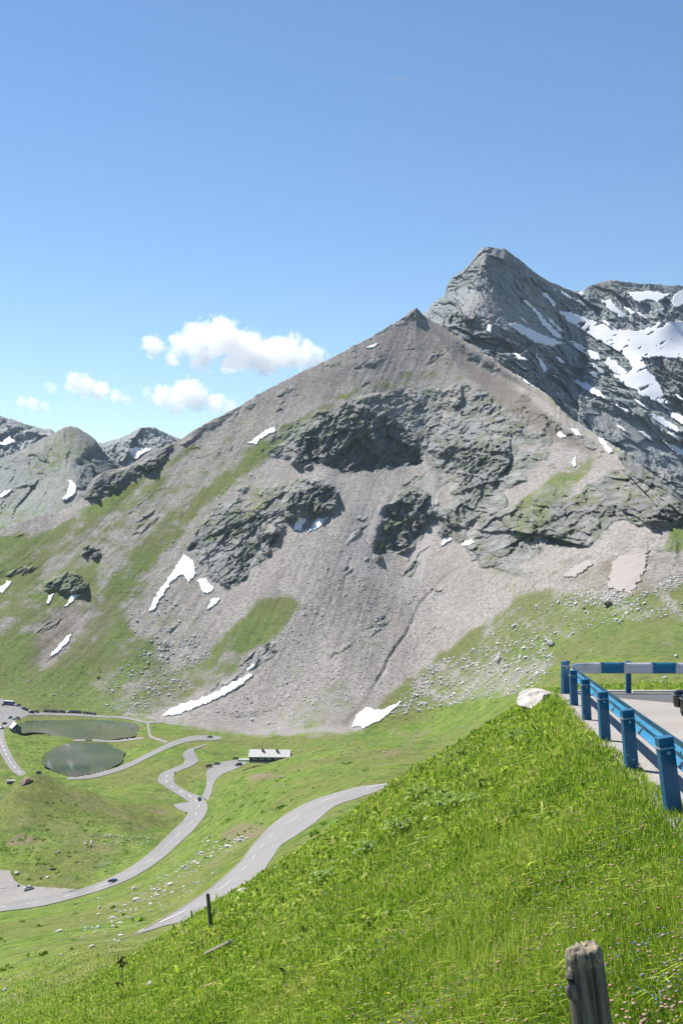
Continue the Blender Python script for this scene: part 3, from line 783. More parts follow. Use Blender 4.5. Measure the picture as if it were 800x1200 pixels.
FARGRASS = [([(-270,640),(-270,560),(40,525),(82,497),(115,520),(130,560),(100,620)], .14, 6), ([(45,530),(82,497),(110,520),(90,540),(60,560),(30,560)], .45, 5), ([(-200,640),(0,590),(80,590),(130,580),(100,640),(-200,720)], .45, 8)]
summit = far_sheet('summit', [(440,420),(485,375),(500,364),(510,352),(521,345),(525,331),(529,326),(541,318),(550,309),(555,303),(560,295),(566,289),(574,289.5),(583,291.5),(592,291),(601,299),(611,306),(625,318),(642,329),(651,332),(660,337),(672,342),(684,340),(690,334),(705,330),(722,328),(740,331),(760,333),(800,335),(900,345),(1060,380)],
    [(440,2300),(570,2400),(700,2650),(1060,2800)], [(440,520,1700),(500,470,1760),(600,520,1780),(700,590,1760),(800,660,1680),(1060,700,1600)], (440, 1060), 560, 380, M_COLD,
    'dark rocky summit streaked with snowfields behind the shoulder', 42, 190, 201,
    [([(430,700),(430,280),(1070,280),(1070,700)], .62, 4), ([(520,350),(560,300),(600,320),(660,370),(640,400),(600,370),(570,330),(540,360)], .35, 6),
     ([(660,450),(720,480),(780,510),(815,560),(760,550),(700,500)], .08, 5), ([(535,345),(570,335),(605,360),(625,385),(600,395),(575,385),(545,372)], .06, 5), ([(500,372),(530,380),(560,410),(600,430),(640,450),(600,420),(560,385),(520,360)], 1.0, 4), ([(640,405),(690,430),(720,460),(680,455),(640,430)], .95, 4), ([(740,430),(810,420),(810,480),(770,470)], 1.0, 4), ([(690,345),(720,340),(760,360),(770,380),(740,385),(715,365)], .2, 5)],
    facefn=lambda U, V: 1.2 * np.clip(U - (578 + .42 * (V - 290)), 0, 60) * (1 - sstep(380, 470, V)) - 2.6 * np.clip((572 - .30 * (V - 290)) - U, 0, 60) * (1 - sstep(350, 430, V)) * -1.0)
far_ridge = far_sheet('far_ridge', [(-270,462),(-60,478),(0,487),(15,491),(30,497),(45,501),(60,503),(75,516),(95,522),(120,519),(140,514),(152,508),(163,501),(172,500),(183,501),(198,509),(220,518),(260,545),(330,600)],
    [(-270,3900),(340,3700)], [(-270,640,2900),(340,660,2900)], (-270, 330), 500, 170, M_FAR, 'dark far mountain ridge with patches of snow on the left horizon', 60, 260, 301,
    [([(-270,700),(-270,450),(340,450),(340,700)], .8, 3)])
grey_hill = far_sheet('grey_hill', [(-270,560),(-60,548),(0,537),(20,530),(40,520),(60,509),(72,503),(82,499),(90,501),(102,508),(112,515),(122,529),(140,545),(200,590),(260,640)],
    [(-270,2700),(260,2500)], [(-270,760,1750),(0,690,1800),(260,690,1850)], (-270, 260), 440, 200, M_HILL, 'smooth grey hill with a rounded top behind the left ridge', 26, 220, 401,
    [([(95,575),(92,545),(105,528),(128,525),(135,545),(125,575)], 1.0, 3), ([(10,550),(40,555),(45,570),(20,580),(-5,570)], .8, 4), ([(-270,560),(40,525),(60,515),(70,540),(20,600),(-270,640)], .38, 8)])

# ------------------------------------------------------------------ snow
def snow_mat(name, c, var):
    m, nt, out = new_mat(name); k = NT(nt); p = k.pos()
    f = k.noise(p, .12, 6, .65); f2 = k.noise(p, .6, 4, .6)
    cc = k.mix(k.mapr(f, .5, .75, 0, var), c, tuple(x * y for x, y in zip(c, (.80, .76, .71))))
    b = k.n('ShaderNodeBsdfPrincipled'); k.l(cc, b.inputs['Base Color']); b.inputs['Roughness'].default_value = .7; b.inputs['Specular IOR Level'].default_value = .2
    bp = k.n('ShaderNodeBump'); bp.inputs['Strength'].default_value = .6; bp.inputs['Distance'].default_value = .8
    k.l(k.math('ADD', f, k.math('MULTIPLY', f2, .3)), bp.inputs['Height']); k.l(bp.outputs[0], b.inputs['Normal'])
    k.l(b.outputs[0], out.inputs[0]); return m
M_SNOW = snow_mat('old_snow', (.80, .80, .81), .55)
M_DIRTY = snow_mat('dirty_snow', (.29, .262, .24), 1.0)
def in_poly(x, y, p):
    c = False
    for (x0, y0), (x1, y1) in zip(p, p[1:] + p[:1]):
        if (y0 > y) != (y1 > y) and x < (x1 - x0) * (y - y0) / (y1 - y0) + x0: c = not c
    return c
def snow(poly, sheet, label, mat=None, lift=1.2, holes=False, seed=0, group='snow patches left on the slopes', rag=1.2):
    pts = []
    for (x0, y0), (x1, y1) in zip(poly, poly[1:] + poly[:1]):
        n = max(1, int(math.hypot(x1 - x0, y1 - y0) / 1.4))
        for k in range(n): pts.append((x0 + (x1 - x0) * k / n, y0 + (y1 - y0) * k / n))
    P = np.array(pts); P = P + rag * np.stack([fbm(P[:, 0] / 6 + seed, P[:, 1] / 6, 501, 4, .7), fbm(P[:, 0] / 6 + seed, P[:, 1] / 6, 503, 4, .7)], 1) * 3.2 * min(1.0, .35 + min(np.ptp(P[:, 0]), np.ptp(P[:, 1])) / 30)
    pts = [tuple(q) for q in P]; nb = len(pts)
    inner = []
    for x in np.arange(P[:, 0].min(), P[:, 0].max(), 1.25):
        for y in np.arange(P[:, 1].min(), P[:, 1].max(), 1.1):
            if in_poly(x, y, pts) and np.min(np.hypot(P[:, 0] - x, P[:, 1] - y)) > .8: inner.append((x, y))
    if holes: inner = [q for q in inner]
    vs, es, fs, *_ = delaunay_2d_cdt([Vector(q) for q in pts + inner], [(k, (k + 1) % nb) for k in range(nb)], [], 1, 1e-4)
    Q = np.array([tuple(q) for q in vs]); H = np.array([tuple(at(q[0], q[1], vale if sheet is land else sheet)) for q in vs]); dist = H[:, 1].copy()
    a_ = (Q[:, 0] - Q[:, 0].mean()) / 30; b_ = (Q[:, 1] - Q[:, 1].mean()) / 30
    A_ = np.stack([np.ones_like(a_), a_, b_] + ([a_ * a_, a_ * b_, b_ * b_] if len(Q) > 150 else []), 1); fit = A_ @ np.linalg.lstsq(A_, dist, rcond=None)[0]; dist = dist - fit
    near = []
    for k in range(len(Q)):
        d2 = (Q[:, 0] - Q[k, 0]) ** 2 + (Q[:, 1] - Q[k, 1]) ** 2; near.append(np.where(d2 < (6.5 if sheet is not land else 5.0) ** 2)[0])
    dm = np.array([dist[i].min() * .6 + dist[i].mean() * .4 for i in near]); dm = np.array([dm[i].mean() for i in near]); dm = np.array([dm[i].mean() for i in near]); dm = np.array([dm[i].mean() for i in near]); dist = np.minimum(dm, dist + 3.0) if sheet is not land else np.minimum(dm, dist + .5)
    co = H * ((fit + dist) / H[:, 1])[:, None]; co = co * (1 - lift / np.linalg.norm(co, axis=1))[:, None] + (0, 0, .2)
    if holes:
        keep = []
        for f in fs:
            cx = sum(vs[i][0] for i in f) / len(f); cy = sum(vs[i][1] for i in f) / len(f)
            qx, qy = cx * .85 - cy * .5, cx * .5 + cy * .85
            if float(fbm(np.array(qx / 20), np.array((qy) / 6.5), 601, 4)) < .30: keep.append(f)
        fs = keep
    if rag > 0:
        keep = []
        for f in fs:
            cx = sum(vs[i][0] for i in f) / len(f); cy = sum(vs[i][1] for i in f) / len(f)
            e = float(np.min(np.hypot(P[:, 0] - cx, P[:, 1] - cy)))
            if e > 2.6 * rag or float(fbm(np.array(cx / 3.4 + seed), np.array(cy / 2.4), 641, 3)) < .24 + .3 * e: keep.append(f)
        if len(keep) > .4 * len(fs): fs = keep
    # a skirt gives the patch its thickness
    cnt = {}
    for f in fs:
        for a, b in zip(f, list(f[1:]) + [f[0]]): cnt[(a, b)] = cnt.get((a, b), 0) + 1
    border = [(a, b) for a, b in cnt if (b, a) not in cnt]
    dn = {}; extra = []
    for a, b in border:
        for q in (a, b):
            if q not in dn:
                dn[q] = len(co) + len(extra); d = co[q] / np.linalg.norm(co[q]); extra.append(co[q] + d * (lift + 2) + np.array((0, 0, -1.2)))
    quads = np.array([(b, a, dn[a], dn[b]) for a, b in border]) if border else np.zeros((0, 4), int)
    tris = np.array([f[:3] for f in fs if len(f) == 3] + [g for f in fs if len(f) == 4 for g in ((f[0], f[1], f[2]), (f[0], f[2], f[3]))])
    me = np_mesh('snow_patch', np.concatenate([co, np.array(extra).reshape(-1, 3)]), [tris, quads], True)
    bm = bmesh.new(); bm.from_mesh(me); bmesh.ops.recalc_face_normals(bm, faces=bm.faces); bm.to_mesh(me); bm.free()
    return tag(link('snow_patch', me, mat or M_SNOW), label, 'snow patch', group)

for k, (p, l) in enumerate(SN): snow(p, land, l, seed=k * 3.7)
snow([(712,690),(716,668),(722,650),(745,648),(760,645),(757,662),(750,680),(742,690),(738,697),(730,690),(722,694),(716,686)], land, 'large dirty snow patch on brown ground at the right', M_DIRTY, seed=90, rag=2.6)
snow([(658,676),(672,664),(690,655),(694,661),(672,677)], land, 'narrow dirty snow patch under a dark ledge at the right', M_DIRTY, seed=91)
_r = random.Random(31); STREAKS = []
for x, y, ln in ((668,402,26),(700,408,16),(716,432,20),(650,418,14),(742,468,22),(770,470,20),(722,498,18),(748,505,22),(782,506,18),(690,436,14),(612,352,16),(608,372,12),(676,352,14),(746,366,16),(768,362,14),(706,376,12),(790,462,16),(660,432,12)):
    w = _r.uniform(1.4, 3.0); dx, dy = ln * .82, ln * .55
    STREAKS.append([(x, y), (x + dx * .35, y + dy * .3 - w), (x + dx * .7, y + dy * .72 - w * .8), (x + dx, y + dy), (x + dx * .6, y + dy * .66 + w * .5), (x + dx * .3, y + dy * .38 + w * .4)])
for k, p in enumerate(STREAKS): snow(p, summit, 'thin diagonal snow streak caught between rock ribs of the summit flank', seed=140 + k * 1.9, lift=7, group='thin snow streaks on the summit flank', rag=.6)
for k, (p, l) in enumerate(DS): snow(p, summit, l, seed=40 + k * 2.3, lift=7, group='snow patches on the summit flank')
snow(BIG_SNOW, summit,
     'largest snowfield, broken by rock bands, filling the right basin', lift=7, holes=True, seed=88, group='snow patches on the summit flank')
snow([(712,418),(722,424),(735,436),(730,442),(718,436),(708,426)], summit, 'snow tongue left of the gap in the largest snowfield', lift=7, seed=66, group='snow patches on the summit flank')
snow([(150,526),(158,524),(178,526),(168,532),(158,539),(153,533)], far_ridge, 'snow patch hanging below the far blue crag', lift=10, seed=12, group='snow patches on the far left hills')
snow([(-3,521),(4,517),(11,511),(15,515),(19,518),(8,522)], far_ridge, 'snow patch on the dark far ridge at the left picture edge', lift=10, seed=14, group='snow patches on the far left hills')
snow([(80,562),(84,563),(90,569),(89,577),(82,584),(73,587),(79,577),(82,570)], grey_hill, 'curved snow patch on the side of the grey hill', lift=5, seed=16, group='snow patches on the far left hills')
snow([(-20,590),(0,580),(8,574),(15,573),(6,581),(-10,592)], grey_hill, 'slanting snow strip at the foot of the grey hill', lift=5, seed=17, group='snow patches on the far left hills')

# ------------------------------------------------------------------ water
def water_mat():
    m, nt, out = new_mat('lake_water'); k = NT(nt); p = k.pos()
    f = k.noise(p, .02, 3, .5)
    c = k.ramp(f, [(.35, (.035, .065, .05)), (.65, (.09, .10, .07))])
    b = k.n('ShaderNodeBsdfPrincipled'); k.l(c, b.inputs['Base Color']); b.inputs['Roughness'].default_value = .06; b.inputs['IOR'].default_value = 1.33
    bp = k.n('ShaderNodeBump'); bp.inputs['Strength'].default_value = .06; bp.inputs['Distance'].default_value = .12
    k.l(k.noise(k.pos(1, .35, 1), .9, 3, .5), bp.inputs['Height']); k.l(bp.outputs[0], b.inputs['Normal'])
    k.l(b.outputs[0], out.inputs[0]); return m
M_WATER = water_mat()
def lake(poly, label):
    pts = []
    q = np.array(poly + poly[:1], float)
    for a, b in zip(q[:-1], q[1:]):
        n = max(2, int(np.hypot(*(b - a)) / 2))
        for k in range(n):
            u, v = a + (b - a) * k / n; Y = LAKE_Z * F / (CV - v)
            pts.append(((u - CU) / F * Y, Y))
    c = np.mean(pts, 0); P = (np.array(pts) - c) * 1.012 + c; P += 2.2 * np.stack([fbm(P[:, 0] / 14, P[:, 1] / 14, 88, 3), fbm(P[:, 0] / 14, P[:, 1] / 14, 89, 3)], 1)
    me = bpy.data.meshes.new('lake'); bm = bmesh.new()
    f = bm.faces.new([bm.verts.new((x, y, LAKE_Z)) for x, y in P]); 
    if f.normal.z < 0 or True:
        f.normal_update()
        if f.normal.z < 0: f.normal_flip()
    bmesh.ops.triangulate(bm, faces=[f]); bm.to_mesh(me); bm.free()
    return tag(link('lake', me, M_WATER), label, kind='structure')
lake(LAKE_UP, 'shallow grey-green upper lake under the scree slope')
lake(LAKE_LO, 'deep green lower lake behind the knoll')

# ------------------------------------------------------------------ roads
def road_mat(name, c, fine=1.2, patch=.35):
    m, nt, out = new_mat(name); k = NT(nt); p = k.pos()
    a = k.noise(p, fine, 5, .65); b_ = k.noise(p, fine * .06, 4, .6)
    cc = k.ramp(a, [(.3, tuple(x * .8 for x in c)), (.7, tuple(x * 1.2 for x in c))])
    cc = k.mix(k.mapr(b_, .45, .62, 0, patch), cc, tuple(x * .72 for x in c))
    b = k.n('ShaderNodeBsdfPrincipled'); k.l(cc, b.inputs['Base Color']); b.inputs['Roughness'].default_value = .9; b.inputs['Specular IOR Level'].default_value = .25
    bp = k.n('ShaderNodeBump'); bp.inputs['Strength'].default_value = .4; bp.inputs['Distance'].default_value = .02 / fine
    k.l(a, bp.inputs['Height']); k.l(bp.outputs[0], b.inputs['Normal'])
    k.l(b.outputs[0], out.inputs[0]); return m
M_ROAD = road_mat('worn_asphalt', (.215, .207, .203))
M_ROAD_FG = road_mat('dark_asphalt', (.10, .10, .105), 14)
M_GRAVEL = road_mat('gravel', (.30, .275, .25), 9)
M_GRAVEL_FAR = road_mat('gravel_far', (.24, .225, .21), 1.0)
M_PAINT = road_mat('road_paint', (.82, .81, .79), 3)
M_VERGE = road_mat('sandy_verge', (.36, .29, .17), 2)

def smooth_pairs(pairs, step=1.6):
    L = np.array([a for a, b in pairs], float); Rr = np.array([b for a, b in pairs], float)
    C = (L + Rr) / 2; d = np.concatenate([[0], np.cumsum(np.hypot(*np.diff(C, axis=0).T))])
    n = max(4, int(d[-1] / step)); s = np.linspace(0, d[-1], n)
    def cr(P):
        out = np.zeros((n, 2))
        tg = np.gradient(P, d, axis=0)
        j = np.clip(np.searchsorted(d, s) - 1, 0, len(d) - 2); h = d[j + 1] - d[j]; t = (s - d[j]) / h
        for c in (0, 1):
            a, b = P[j, c], P[j + 1, c]; ma, mb = tg[j, c] * h, tg[j + 1, c] * h
            out[:, c] = (2*t**3-3*t**2+1)*a + (t**3-2*t**2+t)*ma + (-2*t**3+3*t**2)*b + (t**3-t**2)*mb
        return out
    return cr(L), cr(Rr)
def strip(name, pairs, mat, label, lift=.28, nx=5, kind='structure', ext=(0, 0), parent=None, ground=None):
    L, Rr = smooth_pairs(pairs)
    rows3 = []
    for a, b in zip(L, Rr):
        rows3.append([at(*(a + (b - a) * t), ground or road_ground) for t in np.linspace(0, 1, nx)])
    for end, e in ((0, ext[0]), (-1, ext[1])):
        if not e: continue
        base = [Vector(p) for p in rows3[end]]; c = sum(base, Vector()) / nx
        ref = rows3[4] if end == 0 else rows3[-5]; c2 = sum(ref, Vector()) / nx
        d = (c - c2); d.z = 0; d.normalize(); side = Vector((-d.y, d.x, 0)) * 3.6
        if (base[-1] - base[0]).dot(side) < 0: side = -side
        for k in range(1, 13):
            q = c + d * (e * k / 12)
            row = [q + side * (2 * t - 1) for t in np.linspace(0, 1, nx)]
            for p in row: p.z = ground_z(p.x, p.y)
            if end == 0: rows3.insert(0, row)
            else: rows3.append(row)
    A = np.array([[tuple(p) for p in r] for r in rows3]); 
    z = A[:, :, 2]; zs = z.copy()
    for _ in range(2):
        zs[1:-1] = (zs[:-2] + zs[1:-1] * 2 + zs[2:]) / 4
    A[:, :, 2] = np.maximum(zs, z) + lift
    # thin side faces down into the verge
    S = np.concatenate([A[:, :1] + (0, 0, -lift - 1), A, A[:, -1:] + (0, 0, -lift - 1)], 1)
    me = np_mesh(name, S.reshape(-1, 3), grid_faces(*S.shape[:2])[:, ::-1], False)
    bm = bmesh.new(); bm.from_mesh(me); bmesh.ops.recalc_face_normals(bm, faces=bm.faces)
    if sum(f.normal.z for f in bm.faces) < 0: bmesh.ops.reverse_faces(bm, faces=bm.faces)
    bm.to_mesh(me); bm.free()
    o = link(name, me, mat, parent)
    if parent is None: tag(o, label, kind=kind)
    return o, A
def area(name, poly, mat, label, lift=.22):
    q = [tuple(p) for p in poly]; pts = []
    for (x0, y0), (x1, y1) in zip(q, q[1:] + q[:1]):
        n = max(1, int(math.hypot(x1 - x0, y1 - y0) / 2.5))
        pts += [(x0 + (x1 - x0) * k / n, y0 + (y1 - y0) * k / n) for k in range(n)]
    nb = len(pts); P = np.array(pts)
    P = P + np.stack([fbm(P[:, 0] / 6, P[:, 1] / 6, 71, 2), fbm(P[:, 0] / 6, P[:, 1] / 6, 73, 2) * .5], 1) * 1.2
    pts = [tuple(p) for p in P]
    inner = [(x, y) for x in np.arange(P[:, 0].min(), P[:, 0].max(), 2.5) for y in np.arange(P[:, 1].min(), P[:, 1].max(), 2.0)
             if in_poly(x, y, pts) and np.min(np.hypot(P[:, 0] - x, P[:, 1] - y)) > 1]
    vs, es, fs, *_ = delaunay_2d_cdt([Vector(p) for p in pts + inner], [(k, (k + 1) % nb) for k in range(nb)], [], 1, 1e-4)
    co = np.array([tuple(at(*v, road_ground) + Vector((0, 0, lift))) for v in vs])
    tris = np.array([f[:3] for f in fs])
    me = np_mesh(name, co, tris, False)
    bm = bmesh.new(); bm.from_mesh(me); bmesh.ops.recalc_face_normals(bm, faces=bm.faces)
    if sum(f.normal.z for f in bm.faces) < 0: bmesh.ops.reverse_faces(bm, faces=bm.faces)
    bm.to_mesh(me); bm.free()
    return tag(link(name, me, mat), label, kind='structure')

def cumlen(C): return np.concatenate([[0], np.cumsum(np.linalg.norm(np.diff(C, axis=0), axis=1))])
def ribbon(A, s0, s1, frac, w, lift, n=6):
    """a painted piece on road rows A between distances s0..s1 at cross position frac"""
    g_ = frac * (A.shape[1] - 1); i_ = min(int(g_), A.shape[1] - 2); g_ -= i_
    C = A[:, i_] * (1 - g_) + A[:, i_ + 1] * g_; d = cumlen(C)
    ss = np.linspace(s0, s1, n); P = np.stack([np.interp(ss, d, C[:, k]) for k in range(3)], 1)
    Wd = A[:, -1] - A[:, 0]; Wd /= np.linalg.norm(Wd, axis=1)[:, None] + 1e-9
    Wp = np.stack([np.interp(ss, d, Wd[:, k]) for k in range(3)], 1)
    return P - Wp * w / 2 + (0, 0, lift + .06), P + Wp * w / 2 + (0, 0, lift + .06)
def markings(name, A, parent, dash, gap, frac=.5, w=.25, s_from=5, s_to=None, mat=None, whole=False):
    d = cumlen((A[:, 0] + A[:, -1]) / 2); end = s_to or d[-1] - 5
    V, Fq = [], []
    s = s_from
    while s < end:
        e = min(end, s + (end - s if whole else dash)); n = max(4, int((e - s) / 2))
        a, b = ribbon(A, s, e, frac, w, .05, n)
        k0 = len(V); V += list(np.stack([a, b], 1).reshape(-1, 3))
        for k in range(n - 1): Fq.append((k0 + 2 * k, k0 + 2 * k + 1, k0 + 2 * k + 3, k0 + 2 * k + 2))
        s = e + gap
    me = np_mesh(name, np.array(V), np.array(Fq), False)
    bm = bmesh.new(); bm.from_mesh(me)
    if sum(f.normal.z for f in bm.faces) < 0: bmesh.ops.reverse_faces(bm, faces=bm.faces)
    bm.to_mesh(me); bm.free()
    return link(name, me, mat or M_PAINT, parent)

near_road, A_near = strip('near_road', NEAR_ROAD, M_ROAD, 'wide pale mountain road curving behind the foreground meadow', lift=.1)
markings('lane_marking', A_near, near_road, 6.5, 9.5, .36, .6, s_from=6)
markings('edge_line', A_near, near_road, 5, 0, .02, .9, s_from=2, mat=M_VERGE, whole=True)
low_road, A_low = strip('valley_road', LOW_ROAD, M_ROAD, 'grey road winding through the valley between lay-by and hut')
markings('lane_marking', A_low, low_road, 6.5, 9.0, .5, .42, s_from=4, s_to=cumlen((A_low[:, 0] + A_low[:, -1]) / 2)[-1] * .72)
high_road, A_high = strip('lake_road', HIGH_ROAD, M_ROAD, 'pale road along the near shore of the lower lake', ground=far_ground)
left_road, A_left = strip('parking_road', LEFT_ROAD, M_ROAD, 'grey road leading from the car park behind the knoll', ground=far_ground)
markings('lane_marking', A_left, left_road, 6.5, 9.0, .5, .42)
strip('hut_road', SPUR, M_ROAD, 'short side road climbing to the long hut', lift=.24)
strip('shore_road', SHORE_LANE, M_ROAD, 'lane with parked cars along the far shore of the upper lake')
area('car_park', PARKING, M_ROAD, 'paved car park beside the upper lake', .2)
area('lay_by', LAYBY, M_ROAD, 'small paved bay at the road junction', .2)
area('gravel_lay_by', GRAVEL, M_GRAVEL_FAR, 'grey gravel pull-out beside the valley road', .2)
def path(pts, w, label, mat=M_GRAVEL_FAR):
    p = np.array(pts, float); d = np.gradient(p, axis=0); d /= np.linalg.norm(d, axis=1)[:, None]
    n = np.stack([-d[:, 1], d[:, 0]], 1) * w / 2
    strip('footpath', [(tuple(a), tuple(b)) for a, b in zip(p - n, p + n)], mat, label, lift=.25, nx=3, ground=far_ground)
path([(86,868.2),(106,867.6),(131,869),(156,866.6),(168,865)], 2.0, 'narrow gravel causeway between the two lakes')
path([(130,840),(150,842),(172,846.5),(190,846)], 2.2, 'gravel footpath past the end of the upper lake')
path([(173.5,847),(174.5,856),(176,862),(186,867),(196,870)], 2.6, 'gravel footpath running down to the lake road')

# ------------------------------------------------------------------ foreground road, guard rail
def fg_road():
    ys = np.linspace(3, 38.6, 60)
    def sheet(name, x_off0, x_off1, y0, y1, mat, lift, label, nx=20, far=None):
        V = []; yy = np.linspace(y0, y1, 60)
        for y in yy:
            xa = rail_x(y) + x_off0; xb = rail_x(y) + x_off1
            for t in np.linspace(0, 1, nx): V.append((xa + (xb - xa) * t, y, road_z(y) + lift))
        me = np_mesh(name, np.array(V), grid_faces(60, nx), False)
        return tag(link(name, me, mat), label, kind='structure')
    sheet('hairpin_gravel', .0, 26, 3, 38.7, M_GRAVEL, .02, 'pale gravel verge and pull-out inside the blue guard rail')
    # the asphalt lane sweeps round inside the rail's bend
    V = []; n = 60
    for k in range(n):
        t = k / (n - 1); x0 = rail_x(38) + .5 + 26 * t
        yf = 38.25 - .1 * t; yn = 38.2 - (4.3 + 2.5 * math.sin(math.pi * min(1, t * 1.6)) * .25) * min(1, .25 + t * 9) + .6 * float(fbm(np.array(t * 9), np.array(.3), 3, 2)) * .6
        for s in np.linspace(0, 1, 6): y = yn + (yf - yn) * s; V.append((x0, y, road_z(y) + .028))
    me = np_mesh('hairpin_road', np.array(V), grid_faces(n, 6)[:, ::-1], False)
    tag(link('hairpin_road', me, M_ROAD_FG), 'dark asphalt of the hairpin bend inside the far striped rail', kind='structure')
    # kerb edge of pale concrete beyond the lane
    b = MB()
    for k in range(14):
        x0 = rail_x(38) + .6 + 1.8 * k
        b.box((x0 + .88, 38.62, road_z(38.55) + .0), (1.74, .16, .16), bevel=.02)
    o = b.build('kerb', simple('kerb_concrete', (.42, .40, .36), .9, scale=8, bump=.3)); tag(o, 'pale concrete kerb along the outer edge of the hairpin', 'kerb')
fg_road()

M_BLUE = simple('blue_paint', (.006, .098, .205), .45, var=.12, scale=7, bump=.05, dirt=((.10, .16, .2), .35))
M_BLUE2 = simple('blue_rail_paint', (.018, .195, .35), .38, var=.10, scale=7, dirt=((.16, .2, .22), .3))
M_WHITE = simple('white_paint', (.72, .71, .68), .45, var=.06, scale=5, dirt=((.4, .38, .35), .45))
M_STEEL = simple('galvanised_strap', (.40, .46, .50), .45, .5, var=.2, scale=20)

rail_obj = empty('guard_rail', (RAIL_X0, 15, road_z(15)))
tag(rail_obj, 'blue guard rail with white bands round the hairpin bend at the right', 'guard rail')
def rp(p): return Vector(p) - Vector(rail_obj.location)
def top_z(y): return road_z(y) + 1.0
# line of the rail: straight past the near posts, tight bend, then across
line = [(rail_x(y) + .20, y) for y in np.arange(4, 37.2, .5)]
cx, cy, rr_ = line[-1][0] + 1.0, line[-1][1], 1.0
for a in np.linspace(180, 92, 10)[1:]: line.append((cx + rr_ * math.cos(R(a)), cy + rr_ * math.sin(R(a)) * .95))
x_e, y_e = line[-1]
for k in range(1, 50): line.append((x_e + .5 * k, y_e - .012 * k))
line = np.array(line); dl = np.concatenate([[0], np.cumsum(np.hypot(*np.diff(line, axis=0).T))])
prof = [(-.155, 0), (-.150, .022), (-.118, .040), (-.085, .075), (-.050, .078), (-.018, .035), (0, .028), (.018, .035), (.050, .078), (.085, .075), (.118, .040), (.150, .022), (.155, 0)]
bend_end = dl[np.argmin(np.abs(line[:, 0] - x_e) + np.abs(line[:, 1] - y_e))]
def beam(s0, s1, mat):
    ss = np.arange(s0, s1 + .001, .12) if s1 - s0 < 60 else np.linspace(s0, s1, 200)
    if len(ss) < 2 or ss[-1] < s1 - 1e-4: ss = np.append(ss, s1)
    P = np.stack([np.interp(ss, dl, line[:, 0]), np.interp(ss, dl, line[:, 1])], 1)
    P2 = np.stack([np.interp(ss + .05, dl, line[:, 0]), np.interp(ss + .05, dl, line[:, 1])], 1)
    P0 = np.stack([np.interp(ss - .05, dl, line[:, 0]), np.interp(ss - .05, dl, line[:, 1])], 1)
    T = P2 - P0; T /= np.linalg.norm(T, axis=1)[:, None]
    N = np.stack([T[:, 1], -T[:, 0]], 1)              # towards the road
    V = []
    for side in (0, -.006):
        for p, nn in zip(P, N):
            y = min(p[1], 37.4)
            for z, o in prof:
                q = p + nn * (o + side); V.append(rp((q[0], q[1], top_z(y) - .205 + z * 1.14)))
    n, m_ = len(ss), len(prof); g = grid_faces(n, m_)
    side_f = []
    for a in (0, m_ - 1):
        for k in range(n - 1): side_f.append((k * m_ + a, (k + 1) * m_ + a, n * m_ + (k + 1) * m_ + a, n * m_ + k * m_ + a))
    for a in (0, n - 1):
        for k in range(m_ - 1): side_f.append((a * m_ + k, a * m_ + k + 1, n * m_ + a * m_ + k + 1, n * m_ + a * m_ + k))
    me = np_mesh('beam', np.array([tuple(v) for v in V]), np.concatenate([g, g[:, ::-1] + n * m_, np.array(side_f)]), True)
    return link('beam', me, mat, rail_obj)
beam(0, bend_end - 1.55, M_BLUE2)
s = bend_end - 1.55; k = 0
lens = [1.75] + [.72, .92] * 30
for q in lens:
    e = min(s + q, dl[-1] - .3)
    o = beam(s, e, M_WHITE if k % 2 == 0 else M_BLUE2)
    o['label'] = 'white painted band of the rail' if k % 2 == 0 else 'blue painted band of the rail'
    s = e; k += 1
    if s > dl[-1] - .4: break
M_CAPB = M_BLUE
def post(x, y, h=1.0, ang=0.0, lean=0.0, wide=.198, bury=.55):
    b = MB(); zt = top_z(min(y, 37.4))
    b.box((0, 0, -(h + bury) / 2), (wide, .15, h + bury), bevel=.012)
    o = b.build('post', M_BLUE, rail_obj); o.location = rp((x, y, zt)); o.rotation_euler = (0, lean, ang)
    s_ = MB(); s_.box((0, -.0, -.135), (wide + .018, .168, .022), bevel=.003); st = s_.build('strap', M_STEEL, o)
    bo = MB(); bo.tube([(0, -.075, -.19), (0, -.105, -.19)], .022, 8); bo.build('bolt', M_STEEL, o)
    return o
for y, ln in ((10.6, .1), (15, .13), (19.3, .088), (23.8, .066), (28.5, .05), (33.0, .04)):
    post(rail_x(y) + .03, y, ang=.12, lean=-ln)
post(rail_x(37.3) + .15, 37.9, h=1.0, ang=.5, wide=.16)
for x in np.arange(7.22, 32, 1.95 * 1.0):
    post(x + .02, y_e + .14 - .024 * (x - x_e), wide=.16, ang=0)

